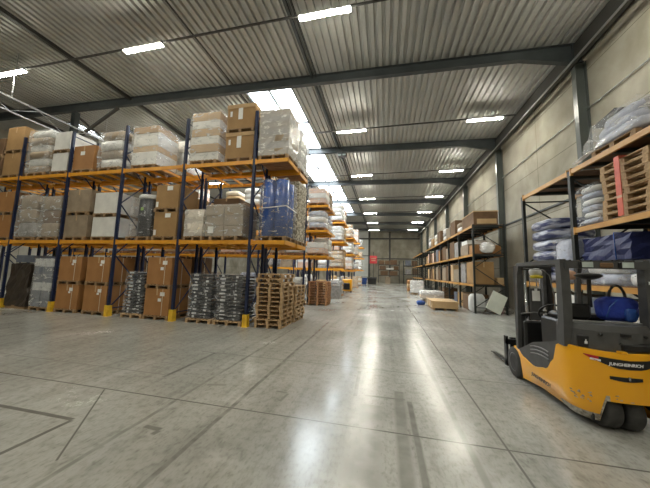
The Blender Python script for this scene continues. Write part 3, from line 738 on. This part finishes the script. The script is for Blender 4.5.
# goods standing on the floor in front of the rack
t = thing('long_crate', 'long low pale wooden crate on the floor in front of the right rack', 'crate', (3.16, 16.35, 0))
for x in (-.55, 0, .55): MB().box(x-.05, x+.05, -1.0, 1.0, 0, .10).build('runner', WOODD, t)
MB().box(-.64, .64, -1.0, 1.0, .10, .44, 0, .01).build('body', CARDL, t)
MB().box(-.66, .66, -1.02, 1.02, .44, .47).build('lid', CARDL, t)
MB().box(-.67, .67, -.5, -.46, .10, .474).box(-.67, .67, .46, .5, .10, .474).build('strap', STRAP, t)
tag(MB().pillow(0, 0, .14, .5, .5, .28, .6, 0, 14, 8, .02, 8).build('blue_bag', BLUEP, loc=(2.22, 17.6, 0)), 'small crumpled blue bag on the floor beside the long wooden crate', 'bag')
pallet((3.35, 21.0, 0), 'wooden pallet under the silver wrapped bale on the right', 'pallets on the right floor', 'mid')
layered((3.35, 21.0, PH), 1.5, 1.3, 2, .27, [CARDL, WHITEP], 'silver white wrapped bale on a pallet beyond the long wooden crate', e=.3, seed=51, wrap=FILMW)
pallet((3.05, 27.0, 0), 'wooden pallet under the white wrapped block on the right', 'pallets on the right floor', 'mid')
layered((3.05, 27.0, PH), 1.1, 1.1, 3, .37, [WHITEP, WHITEC], 'white wrapped block standing on the floor further down the right side', e=.2, seed=52, wrap=FILMW)
pallet((2.85, 29.4, 0), 'wooden pallet under the narrow tan load', 'pallets on the right floor', 'mid')
layered((2.8, 29.4, PH), .9, 1.0, 3, .36, [CARDO, CARDL], 'narrow tan load just beyond the white wrapped block', e=.2, seed=53, wrap=None)
# fire extinguisher at the column
fx = thing('fire_extinguisher', 'small red fire extinguisher hanging at the wall column beyond the forklift', 'extinguisher', (6.86, 18.0, 0))
MB().lathe([(.02, 0), (.085, .01), (.09, .05), (.09, .46), (.05, .53), (.03, .55)], 16).build('cylinder', REDP, fx)
MB().box(-.03, .09, -.02, .02, .55, .60).build('valve', FBLACK, fx)
MB().tube([(.05, 0, .57), (.12, 0, .5), (.12, 0, .2)], .012, 6).build('hose', FBLACK, fx)
MB().box(-.05, .05, -.092, -.088, .18, .36).build('label_plate', WHITET, fx)
# ---- goods in the rack behind the forklift
TN, MN, LN = 4.46+SB, 3.0+SB, 1.66+SB
pallet((5.1, 6.35, TN), 'wooden pallet under the foil wrapped sacks on the near top shelf', 'pallets in the near right rack', 'old')
t = thing('wrapped_sacks', 'lumpy pale blue sacks under torn shiny film on the near right top shelf', 'sacks', (5.1, 6.35, TN+PH+.02))
for k, (z, dx, dy) in enumerate(((.12, 0, 0), (.32, .03, .05), (.5, .0, -.02))):
    MB().pillow(dx, dy, z+.01, 1.05-.1*k, 1.25-.15*k, .25, .45, 0, 18, 8, .015, k).build('sack', LAV, t)
MB().pillow(.1, -.35, .48, .8, .75, .42, .55, 0, 16, 8, .03, 9).build('dark_sack', GREYP, t)
MB().crinkle(1.16, 1.42, .60, .04, 6, 6, 55, 0, 0, .14).build('torn_film', FILM, t)
b = MB()
b.loft([[(-.60, .55, .0), (-.52, .5, .0), (-.5, .5, .03), (-.58, .56, .03)], [(-.66, .98, -.1), (-.55, .95, -.1), (-.54, .95, -.08), (-.65, .99, -.08)]])
b.build('loose_film', FILMW, t)
sh = MB(); sh.box(-.50, .3, .0, .62, 0, .012)
so = sh.build('dark_sheet', FGREY, t, loc=(-.02, -.12, .635)); so.rotation_euler = (math.radians(-9), math.radians(0), 0)
def nstack(x, y, n, z, mat_i, what):
    rnd = random.Random(n)
    for i in range(n):
        pos = 'lowest' if i == 0 else 'topmost' if i == n-1 else ORD[i] + ' from below'
        pallet((x+rnd.uniform(-.02, .02), y+rnd.uniform(-.02, .02), z+i*PH), f'strapped wooden pallet {pos} {what}', 'pallets strapped on the near right rack', 'mid', 0)
nstack(5.02, 6.15, 8, MN, 0, 'in the red strapped stack on the near right rack')
rs = thing('red_strap', 'broad red strap running down the pallet stack on the near right rack', 'strap', (4.44, 6.1, MN))
MB().box(-.012, .0, -.06, .06, .0, 8*PH+.01).box(.0, .5, -.06, .06, 8*PH+.002, 8*PH+.01).build('band', REDST, rs)
MB().box(-.014, .002, -.06, .06, .35, .40).build('seam', SKIN, rs)
pallet((5.05, 7.05, MN), 'wooden pallet under the pale blue sack pile on the near right rack', 'pallets in the near right rack', 'old') if False else None
t = layered((4.95, 7.04, MN), .9, .56, 6, .145, [LAV, WHITEP], 'white and pale blue sack pile left of the strapped pallets', e=.5, seed=61, wrap=FILMD)
t = thing('sack_pile', 'tall pile of shiny white and navy sacks left of the blue bundle', 'sacks', (5.1, 9.05, LN))
for k in range(6): MB().pillow(0, 0, .155+.305*k, 1.22, 1.2, .31, .5, 0, 18, 8, .012, 70+k).build('sack', SACKB, t)
t = thing('blue_bundle', 'pale to royal blue wrapped bundle right of the shiny sack pile', 'bundle', (5.05, 8.02, LN))
MB().pillow(0, 0, .57, 1.1, .66, 1.14, .3, 0, 18, 10, .012, 81).build('bundle', LAV, t)
MB().crinkle(1.13, .69, 1.15, .012, 5, 7, 82).build('stretch_wrap', FILMD, t)
layered((5.1, 6.9, LN), 1.1, .95, 2, .23, [LAV, WHITEP], 'low pale sacks under the navy bale behind the forklift roof', e=.3, seed=93, wrap=FILMD)
layered((5.1, 5.88, LN), 1.1, .85, 2, .23, [WHITEP, GREYBLUE], 'low pale sacks right of those under the navy bale', e=.3, seed=94, wrap=FILMD)
t = thing('navy_bale', 'long navy plastic covered bale behind the forklift roof', 'bale', (5.1, 6.75, LN+.52))
MB().crinkle(1.1, 1.28, .52, .03, 6, 5, 83, 0, 0, .03).build('cover', NAVYP, t)
MB().tube([(-.56, -.3, .0), (-.57, -.3, .54), (.57, -.3, .54), (.56, -.3, 0)], .012, 6).build('tie', BLUEP, t)
for i, (y, m, lab) in enumerate(((4.6, WHITEP, 'white'), (3.5, LAV, 'pale blue'))):
    layered((5.1, y, LN), 1.1, .95, 4, .27, [m, WHITEP], f'{lab} wrapped sacks on the shelf right behind the forklift, {["nearer the navy bale", "at the frame edge"][i]}', e=.35, seed=90+i, wrap=FILMD)
for i, (y, m, lab) in enumerate(((9.1, CARDD, 'dark'), (8.1, WHITEC, 'white'), (6.9, GREYBLUE, 'blue grey'), (5.8, WHITEC, 'white lower'), (4.5, CARDG, 'grey brown'))):
    carton((5.1, y, 0), 1.1, .85, 1.45, m, f'{lab} tall carton on the floor under the rack behind the forklift', group='cartons under the near right rack', flat=True)

# ------------------------------------------------------------------ things at the far end of the hall
t = thing('red_sign', 'red square sign hanging from a post at the far end of the hall', 'sign', (-2.15, 55.0, 0))
MB().box(-.06, .06, -.04, .04, 0, 6.2).build('post', PURLIN, t)
MB().box(-.72, .72, -.12, -.05, 3.85, 5.45).build('board', REDP, t)
MB().box(-.5, .5, -.135, -.122, 4.75, 4.95).box(-.4, .4, -.135, -.122, 4.4, 4.55).build('pale_band', SKIN, t)
t = thing('waste_container', 'blue container on wheels at the far end of the hall', 'container', (-3.35, 42.5, 0))
MB().prism([(-.62, .12), (.62, .12), (.72, 1.05), (-.72, 1.05)], 'y', -.5, .5).build('tub', BLUEP, t)
MB().box(-.76, .76, -.55, .55, 1.05, 1.14, 0, .03).build('lid', BLUEP, t)
for x in (-.5, .5):
    for y in (-.4, .4): MB().lathe([(.02, -.03), (.09, -.03), (.09, .03), (.02, .03)], 12, axis='x', c=(x, y, .09)).build('wheel', RUBBER, t)
t = thing('waste_container', 'black container beside the blue one at the far end of the hall', 'container', (-1.9, 44, 0))
MB().prism([(-.62, .12), (.62, .12), (.72, 1.05), (-.72, 1.05)], 'y', -.5, .5).build('tub', FBLACK, t)
MB().box(-.76, .76, -.55, .55, 1.05, 1.25, 0, .05).build('lid', FGREY, t)
for x in (-.5, .5): MB().box(x-.04, x+.04, -.4, .4, 0, .13).build('foot', FBLACK, t)
def shelf_rack(name, label, x0, x1, y, levels, h, mat):
    t = thing(name, label, 'rack', (0, 0, 0))
    for x in (x0, x1): frame(t, x, y, y+1.0, h, mat)
    for z in levels: beam(t, x0, x1, y+.03, z, mat); beam(t, x0, x1, y+.97, z, mat); MB().box(x0+.06, x1-.06, y+.06, y+.94, z+.066, z+.09).build('shelf_board', SHELF, t)
    return t
shelf_rack('storage_rack', 'dark rack with red brown goods at the far end of the hall', -1.1, 2.9, 54, (1.5, 2.6, 3.6), 4.4, DARKRACK)
for i, (x, z, ww, h, m, l) in enumerate(((-.5, 3.69, 1.0, .8, CARDD, 'red brown left'), (.6, 3.69, .9, .75, CARDD, 'dark middle'), (1.8, 3.69, 1.3, .9, SHELF, 'red brown right'), (-.3, 2.69, 1.2, .7, SHELF, 'rusty left'), (1.1, 2.69, 1.4, .3, WHITEC, 'flat white'), (2.3, 2.69, .9, .7, CARDD, 'dark right'), (0, 1.59, 1.4, .8, CARDD, 'low dark left'), (1.8, 1.59, 1.5, .8, CARDD, 'low dark right'))):
    carton((x, 54.5, z+.005), ww, .8, h, m, f'{l} carton in the dark rack at the far end', group='cartons in the end rack', flat=True)
carton((.7, 52.6, 0), 1.0, .9, 1.25, CARDG, 'grey upright carton on the floor before the end rack', flat=True)
shelf_rack('storage_rack', 'dark rack in the right corner at the far end of the hall', 3.6, 6.9, 52, (1.8, 3.4), 4.4, DARKRACK)
for i, (x, z, h, m, l) in enumerate(((4.4, 3.49, 1.0, GREYBLUE, 'blue grey'), (5.6, 3.49, .9, CARDD, 'dark upper'), (4.4, 1.89, .9, GREYP, 'pale grey'), (5.7, 1.89, 1.0, CARDD, 'dark lower'), (4.6, 0, 1.1, CARDD, 'dark floor'))):
    carton((x, 52.5, z+.005), 1.0, .8, h, m, f'{l} carton in the corner rack at the far end', group='cartons in the corner rack', flat=True)
carton((-3.5, 19.0, 0), .9, .8, .95, GREYP, 'grey carton on the floor beside the end of the third left rack row', flat=True)
t = thing('pallet_truck', 'small orange stacker truck parked between the left rack ends', 'truck', (-3.4, 25.2, 0))
MB().box(-.45, .45, -.4, .5, .15, 1.25, 0, .08).build('body', FORKO, t)
MB().box(-.3, .3, -.55, -.4, .3, .9, 0, .04).build('battery_cover', FBLACK, t)
for x in (-.35, .35): MB().lathe([(.03, -.06), (.15, -.06), (.15, .06), (.03, .06)], 14, axis='x', c=(x, 0, .15)).build('wheel', RUBBER, t)
MB().box(-.4, -.3, .5, .6, .1, 1.9).box(.3, .4, .5, .6, .1, 1.9).build('mast', FBLACK, t)
t = thing('drum', 'blue violet drum on the floor beside the small orange truck', 'drum', (-3.95, 23.6, 0))
MB().lathe([(.02, 0), (.29, 0), (.30, .03), (.30, .28), (.31, .3), (.30, .32), (.30, .85), (.28, .88), (.02, .88)], 18).build('barrel', BLUEP, t)
MB().lathe([(.02, .88), (.05, .88), (.05, .91), (.02, .91)], 10, c=(.15, 0, 0)).build('bung', FBLACK, t)
# ------------------------------------------------------------------ the forklift (local: +y forward, rear at y ~ -.15)
FK = thing('forklift', 'yellow orange three-wheel electric forklift with grey cab frame seen from behind', 'forklift', (2.88, 4.2, 0))
HW = .50
def rear_y(x, ins=0.0):
    k = min(1, abs(x)/(HW-ins)); return .24 - (.40-ins)*(max(0, 1-k**2.6))**(1/2.6)
def plan(ins=0.0, yf=1.60, ns=18, nc=44):
    """outline points from the left front round the rear to the right front: (x, y)"""
    pts = [(-(HW-ins), yf + (.24-yf)*i/ns) for i in range(ns)]
    for j in range(nc+1):
        a = PI*j/nc; x = -(HW-ins)*math.cos(a); x = math.copysign(abs(x), x) if abs(x) > 1e-9 else 0
        s = math.sin(a)**(.55); k = abs(math.cos(a)); pts.append((x, rear_y(x, ins)))
    pts += [((HW-ins), .24 + (yf-.24)*i/ns) for i in range(1, ns+1)]
    return pts
def lerp_tab(tab, v):
    if v <= tab[0][0]: return tab[0][1]
    for (a, b), (c, d) in zip(tab[:-1], tab[1:]):
        if v <= c:
            t = (v-a)/(c-a); t = t*t*(3-2*t); return b + (d-b)*t
    return tab[-1][1]
TOP = [(.20, .97), (.30, .93), (.42, .66), (.60, .49), (.95, .42), (1.30, .47), (1.50, .57), (1.60, .58)]
def ztop(x, y): return .955 + .02*min(1, abs(x)/HW) if y < .2 else lerp_tab(TOP, y)
WC, WR = (1.66, .27), .27
def zbot(x, y):
    z = .11
    if abs(x) > HW-.06 and abs(y-WC[0]) < .33: z = max(z, WC[1] + math.sqrt(max(0, .33**2 - (y-WC[0])**2)) - .02)
    if y < .2 and abs(x) < .47 and x > -.30: z = .11 + .28*min(1, max(0, (x+.30)/.05))*min(1, max(0, (.47-x)/.05))
    return min(z, ztop(x, y) - .03)
def shell(ins, nz=9):
    R = []
    for x, y in plan(ins):
        zb, zt = zbot(x, y), ztop(x, y); col = []
        for k in range(nz+1):
            z = zb + (zt-zb)*k/nz
            tuck = .10*max(0, (.34-z)/.24)**1.5 * (1 if y < .9 else max(0, 1-(y-.9)/.4)) + .012*max(0, (z-.9)/.07)**2
            cx, cy = 0, .5; d = Vector((x-0, (y-.5) if y < .3 else 0)); d = d.normalized() if d.length else d
            col.append((x - d.x*tuck, y - d.y*tuck, z))
        R.append(col)
    return R
b = MB(); R = shell(0); b.loft(R, 0, closed=False, smooth=True)
n = len(R[0])
inn = [[(c[-1][0]*.90, c[-1][1]*.94+.03, c[-1][2]+.004)] for c in R]      # rolled inner lip
b.loft([[c[-1], (c[-1][0]*.97, c[-1][1]*.98+.01, c[-1][2]+.008), i[0]] for c, i in zip(R, inn)], 0, closed=False, smooth=True)
body = b.build('chassis', [FORKO, SCRATCH], FK)
# dents: scraped bare patches at the left rear corner
def on_rear(x, z, off=.006):
    return Vector((x, rear_y(x) - off, z))
def drape(b, pts, off, m=0, th=.006):
    """a thin panel whose outline (x,z pairs: lower edge list, upper edge list) lies on the rounded rear"""
    lo, hi = pts; rows = []
    for (xa, za), (xb, zb) in zip(lo, hi):
        col = []
        for k in range(4):
            x = xa + (xb-xa)*k/3; z = za + (zb-za)*k/3; col.append((x, rear_y(x)-off, z))
        rows.append(col)
    b.loft(rows, m, closed=False)
    return b
sc = MB(); rs_ = random.Random(4)
for k in range(16):
    x = -.495 + rs_.uniform(0, .13); z = rs_.uniform(.33, .47); wv, hv = rs_.uniform(.008, .025), rs_.uniform(.005, .018)
    drape(sc, ([(x, z), (x+wv, z-.004)], [(x+.004, z+hv), (x+wv*.8, z+hv)]), .003)
for k in range(9):
    x = rs_.uniform(-.3, .3); z = rs_.uniform(.40, .48) ; wv = rs_.uniform(.01, .05)
    drape(sc, ([(x, z), (x+wv, z)], [(x, z+.006), (x+wv, z+.012)]), .003)
sc.build('scratches', SCRATCH, body)['kind'] = 'stuff'
bs = MB(); rows = [[(q[0]*1.0-.004, q[1]-.004, q[2]) for q in (c_[0], c_[1])] for c_ in R if c_[0][0] < -.18 and c_[0][1] < .42]
bs.loft(rows, 0, closed=False); bs.build('scuffed_edge', SCRATCH, body)
# lower bumper edge scrape
# logo strip: long dark lens
N = 14; lo = []; hi = []
for i in range(N+1):
    t = i/N; x = -.40 + .80*t; u = 1-abs(2*t-1)
    lo.append((x, .905 - .105*min(1, (u*1.5))**.75 - .02*u)); hi.append((x, .915 - .03*u))
st = drape(MB(), (lo, hi), .006).build('logo_strip', FBLACK, FK)
drape(MB(), (lo[:3], hi[:3]), .010).build('red_tip', REDP, st)
drape(MB(), (lo[-3:], hi[-3:]), .010).build('red_tip', REDP, st)
def text_mesh(txt, size, shear=.0, extr=.001, bold=.0):
    cu = bpy.data.curves.new('lettering', 'FONT'); cu.body = txt; cu.size = size; cu.extrude = extr; cu.shear = shear; cu.offset = bold
    cu.align_x = 'CENTER'; cu.align_y = 'CENTER'
    o = bpy.data.objects.new('lettering', cu); C.objects.link(o)
    bpy.context.view_layer.update()
    me = bpy.data.meshes.new_from_object(o.evaluated_get(bpy.context.evaluated_depsgraph_get()))
    bpy.data.objects.remove(o)
    return me
def letters(name, txt, size, place, mat, parent, shear=0, sx=1, bold=.0):
    me = text_mesh(txt, size, shear, .0012, bold)
    for v in me.vertices: v.co = place(v.co.x*sx, v.co.y, v.co.z)
    me.materials.clear(); me.materials.append(mat)
    o = bpy.data.objects.new(name, me); C.objects.link(o); o.parent = parent
    return o
letters('lettering', 'JUNGHEINRICH', .048, lambda x, y, z: Vector((x-.035, rear_y(x-.035)-.010-z, .835+y)), WHITET, st, .15, .98, .0012)
drape(MB(), ([(-.36, .858), (-.27, .848)], [(-.355, .880), (-.27, .872)]), .012).build('pale_mark', WHITET, st)
letters('side_lettering', 'JUNGHEINRICH', .072, lambda x, y, z: Vector((-HW-.004-z, .75-x, .285+y)), FBLACK, FK, .1, 1.0, .001)
# tow pin slot
sl = drape(MB(), ([(-.20+.02*i, .655-.018*math.sin(PI*i/16)) for i in range(17)], [(-.20+.02*i, .690) for i in range(17)]), .004).build('tow_slot', FBLACK, FK)
MB().tube([(-.02, -.175, .66), (-.02, -.175, .70)], .012, 8).build('tow_pin', CHROME, sl)
drape(MB(), ([(-.46, .640), (-.1, .630)], [(-.46, .646), (-.1, .636)]), .003).build('crease', FORKO, body)
MB().box(-.08, .0, -.165, -.08, .955, .985, 0, .01).build('latch', FORKO, FK)
# rear wheel well and wheels
def wheel(x, y, z, r, w, name='wheel', rim=FORKO):
    t = MB().lathe([(r*.6, -w/2), (r*.93, -w/2), (r, -w/2+.02), (r, w/2-.02), (r*.93, w/2), (r*.6, w/2)], 32, axis='x', c=(x, y, z)).build(name, RUBBER, FK)
    MB().lathe([(.02, -w/2+.01), (r*.3, -w/2+.015), (r*.62, -w/2-.003), (r*.62, w/2+.003), (r*.3, w/2-.015), (.02, w/2-.01)], 24, axis='x', c=(x, y, z)).build('rim', rim, t)
    return t
MB().box(-.38, .47, -.02, .5, .11, .40).build('wheel_well', FBLACK, FK) if False else None
ww = MB(); ww.box(-.34, -.32, -.05, .5, .12, .40).box(.46, .48, -.05, .5, .12, .40).box(-.32, .46, .46, .48, .12, .40).box(-.32, .46, -.06, .48, .39, .41)
ww.build('wheel_well', FBLACK, FK)
wheel(-.135, .12, .235, .235, .17, rim=FGREY); wheel(.085, .12, .235, .235, .17, rim=FGREY)
MB().box(-.045, -.005, .06, .18, .16, .39).build('drive_axle', FBLACK, FK)
for s in (-1, 1): wheel(s*(HW-.085), WC[0], WC[1], WR, .15, rim=FGREY)
MB().box(-HW+.17, HW-.17, 1.58, 1.74, .12, .42).build('front_axle', FBLACK, FK)
MB().box(-.36, .36, .5, 1.56, .13, .42).build('floor_plate', FBLACK, FK)
# grey hood round the seat base
hd = MB(); R = []
for z, ins in ((.90, .035), (1.20, .045), (1.275, .07)):
    pr = [(x, y) for x, y in plan(ins, .34, 6, 30) if y <= .35]
    R.append([(x, y+.02, z) for x, y in pr])
hd.loft(R, 0, closed=True, caps=True, smooth=False)
hood = hd.build('hood', FGREY, FK)
def rp(x, off=0): return rear_y(x, .04) + .02 - off
MB().box(-.43, -.28, rp(-.35)-.02, rp(-.35)+.02, .985, 1.13, 0, .01).build('socket_cover', FBLACK, hood)
MB().box(-.365, -.335, rp(-.35)-.026, rp(-.35)-.018, 1.03, 1.06).box(-.355, -.345, rp(-.35)-.026, rp(-.35)-.018, 1.06, 1.085).build('symbol', WHITET, hood)
MB().box(-.05, .32, rp(.1)-.012, rp(.1)+.03, .96, 1.08, 0, .03).build('grip_recess', FBLACK, hood)
MB().box(-.02, .08, rp(.0)-.014, rp(.0)+.02, 1.155, 1.185).build('vent', FBLACK, hood)
for x in (-.22, .25): MB().lathe([(.004, -.0), (.018, .0), (.018, .03), (.004, .03)], 10, axis='y', c=(x, rp(x)-.02, 1.16)).build('knob', FBLACK, hood)
MB().box(-.40, .44, .16, .20, 1.27, 1.295, 0, .008).build('hood_rim', FGREYL, hood)
MB().box(-.34, .34, .43, 1.0, .42, 1.24, 0, .03).build('seat_base', FBLACK, FK)
# grey step panel at the left entry, with ribs
prof = [(1.50, .56), (1.36, .60), (1.15, .70), (.95, .80), (.80, .84), (.45, .93), (.26, 1.0), (.26, .85), (.42, .64), (.60, .47), (.95, .40), (1.30, .45)]
sp_ = MB().prism(prof, 'x', -HW+.012, -HW+.06).build('step_panel', FGREY, FK)
MB().prism([(y, z) for y, z in prof], 'x', HW-.06, HW-.012).build('step_panel', FGREY, FK)
for k in range(3):
    q = MB(); pts = [(-HW+.008, 1.02-.10*i, .735-.055*k + .012*i - .014*(i-2)**2*.3) for i in range(6)]
    q.tube(pts, .011, 6); q.build('rib', FGREYL, sp_)
# overhead guard
gp = MB()
GZ = 2.09
for s in (-1, 1):
    f = MB(); x = s*(HW-.035)
    f.prism([(1.52, .52), (1.44, .52), (1.36, 1.9), (1.30, GZ-.02), (1.38, GZ-.0), (1.43, 1.92)], 'x', x-.03, x+.03); f.build('front_post', FGREY, FK)
    r = MB(); x = s*(HW-.035)
    r.prism([(.10, .95), (.22, .95), (.20, 1.5), (.18, GZ), (.08, GZ), (.07, 1.5)], 'x', x-.05, x+.035 if s > 0 else x+.055); r.build('rear_post', FGREY, FK)
    g = MB(); g.obox((s*(HW-.035), .10, GZ), (s*(HW-.035), 1.36, GZ-.01), .07, .06); g.build('roof_rail', FGREY, FK)
MB().obox((-HW+.03, .10, GZ-.045), (HW-.03, .10, GZ-.045), .09, .10).build('rear_crossbar', FGREY, FK)
MB().obox((-HW+.03, 1.34, GZ-.01), (HW-.03, 1.34, GZ-.01), .07, .06).build('front_crossbar', FGREY, FK)
rb = None
for k in range(7):
    x = -.36 + .12*k; MB().obox((x, .13, GZ), (x, 1.32, GZ-.01), .022, .05).build('roof_bar', FBLACK, FK)
for x in (-.24, .20):
    l = MB().box(x-.075, x+.075, .01, .06, GZ-.09, GZ-.0, 0, .012).build('work_lamp', FBLACK, FK)
    MB().box(x-.06, x+.06, .002, .009, GZ-.08, GZ-.01).build('lens', GLASS, l)
MB().box(-.08, .06, .02, .055, GZ-.08, GZ-.015, 0, .01).build('number_lamp', CARDD, FK)
MB().box(HW-.07, HW-.01, .02, .052, 1.80, 1.84).build('white_sticker', WHITET, FK)
# seat, steering, console
MB().box(-.28, .26, .47, .92, 1.24, 1.34, 0, .04).build('seat', FBLACK, FK)
MB().box(-.30, .0, .36, .46, 1.28, 1.50, 0, .035).build('backrest', FBLACK, FK)
ms = MB().tube([(.04, .46, 1.45), (.045, .47, 1.7), (.06, .48, 1.90)], .026, 8).build('headrest_stalk', FBLACK, FK)
MB().lathe([(.01, .03), (.12, .02), (.165, -.01), (.12, -.045), (.05, -.07), (.01, -.07)], 20, c=(.065, .50, 1.915)).build('headrest', FBLACK, ms)
sw = MB().tube([(-.12+.17*math.cos(t), 1.12 - .08*math.sin(t), 1.28+.13*math.sin(t)) for t in [2*PI*k/28 for k in range(29)]], .016, 8).build('steering_wheel', FBLACK, FK)
MB().tube([(-.12, 1.12, 1.28), (-.12, 1.38, 1.0)], .03, 8).build('steering_column', FBLACK, FK)
MB().box(-.28, .04, 1.11, 1.13, 1.265, 1.29).build('spoke', FBLACK, sw)
con = MB().box(-.40, .40, 1.36, 1.46, .46, 1.08, 0, .03).build('dashboard', FBLACK, FK)
MB().box(-.31, -.12, 1.34, 1.37, 1.10, 1.66, 0, .01).build('display_board', FGREY, FK)
MB().tube([(-.44, 1.25, 2.02), (-.26, 1.0, 1.99), (-.17, 1.0, 1.9), (-.11, 1.0, 1.54), (-.12, 1.0, 1.3)], .009, 6).build('cable', FGREYL, FK)
MB().tube([(-.46, 1.36, 1.20), (-.25, 1.34, 1.24), (-.1, 1.34, 1.23)], .011, 6).build('grab_rail', FGREYL, FK)
# mast
for s in (-1, 1):
    MB().box(s*.27-.035, s*.27+.035, 1.84, 1.96, .10, 2.08).build('mast_channel', FBLACK, FK)
    MB().box(s*.20-.028, s*.20+.028, 1.87, 1.99, .10, 2.04).build('mast_channel', FGREY, FK)
    MB().tube([(s*.13, 1.90, .15), (s*.13, 1.90, 1.3), (s*.13, 1.90, 1.31), (s*.13, 1.90, 2.0)], [.035, .035, .02, .02], 12).build('lift_cylinder', CHROME, FK)
    MB().tube([(s*.06, 1.87, .4), (s*.06, 1.87, 2.0)], .012, 6).build('chain', CHROME, FK)
for z in (.2, 1.1, 2.0): MB().box(-.30, .30, 1.82, 1.86, z, z+.07).build('mast_crossbar', FBLACK, FK)
MB().box(-.25, .25, 1.72, 1.86, .14, .30).build('mast_mount', FBLACK, FK)
cg = MB(); cg.box(-.46, .46, 2.03, 2.11, .50, .60).box(-.46, .46, 2.03, 2.11, .10, .20); cg.box(-.46, -.42, 2.03, 2.13, .08, .66); cg.box(.42, .46, 2.03, 2.13, .08, .66); cg.box(-.22, -.18, 2.04, 2.11, .2, .5); cg.box(.18, .22, 2.04, 2.11, .2, .5)
cg.build('fork_carriage', FBLACK, FK)
for s in (-1, 1):
    f = MB(); x = s*.30
    f.box(x-.05, x+.05, 2.11, 2.15, .06, .62); f.prism([(2.15, .06), (2.15, .10), (3.15, .075), (3.2, .06)], 'x', x-.05, x+.05); f.build('fork', FBLACK, FK)
# belongings kept on the truck
bg = thing('cloth_bag', 'crumpled royal blue bag with a black carry handle standing on the forklift hood', 'bag', (3.135, 4.53, 1.285))
MB().pillow(.0, 0, .17, .46, .165, .33, .55, 0, 22, 12, .014, 5).build('bag_body', JACKET, bg)
MB().pillow(.10, -.08, .10, .14, .08, .18, .6, 0, 12, 8, .012, 6).build('pocket', BLUEP, bg)
MB().tube([(.02+.095*math.cos(t), .0, .30+.19*math.sin(t)) for t in [PI*k/14 for k in range(15)]], .017, 8).build('carry_handle', FBLACK, bg)
MB().tube([(-.17, -.08, .06), (-.13, -.09, .2), (-.04, -.08, .29)], .010, 6).build('piping', BLUEP, bg)
hv = thing('hi_vis_cap', 'white and yellow cap hanging inside the forklift frame at the left', 'cap', (2.62, 5.43, 1.92))
MB().pillow(0, 0, .03, .17, .16, .14, .7, 0, 14, 8, .006, 7).build('crown', WHITEP, hv)
MB().pillow(-.02, -.06, -.05, .18, .14, .06, .7, 0, 14, 6, .004, 8).build('peak', YEL2, hv)
tag(MB().pillow(0, 0, 0, .12, .08, .15, .6, 0, 12, 8, .006, 9).build('work_glove', SKIN, loc=(2.90, 5.0, 1.91)), 'pale leather glove hanging in the cab just right of the rear pillar', 'glove')
tag(MB().pillow(0, 0, 0, .09, .06, .10, .6, 0, 12, 8, .004, 10).build('yellow_cloth', YEL2, loc=(2.82, 5.0, 1.62)), 'small yellow cloth hanging below the leather glove in the cab', 'cloth')
tag(MB().box(-.06, .06, -.003, .003, 0, .18).box(-.02, .02, -.004, .004, .18, .22).build('paper_sheet', PAPER, loc=(2.66, 5.53, 1.44)), 'white paper sheet clipped to the board inside the forklift cab', 'paper')
tag(MB().tube([(0, 0, 0), (0, 0, .20), (0, 0, .21), (0, 0, .25)], [.028, .028, .014, .014], 10).build('spray_can', SILVER, loc=(2.82, 5.61, 1.084)), 'pale spray can standing on the forklift dashboard', 'can')
# fixings of names
for o in bpy.data.objects:
    if o.name.startswith('trim_') or o.name.startswith('window_') and o.parent is None: o['kind'] = 'structure'
bpy.context.view_layer.update()
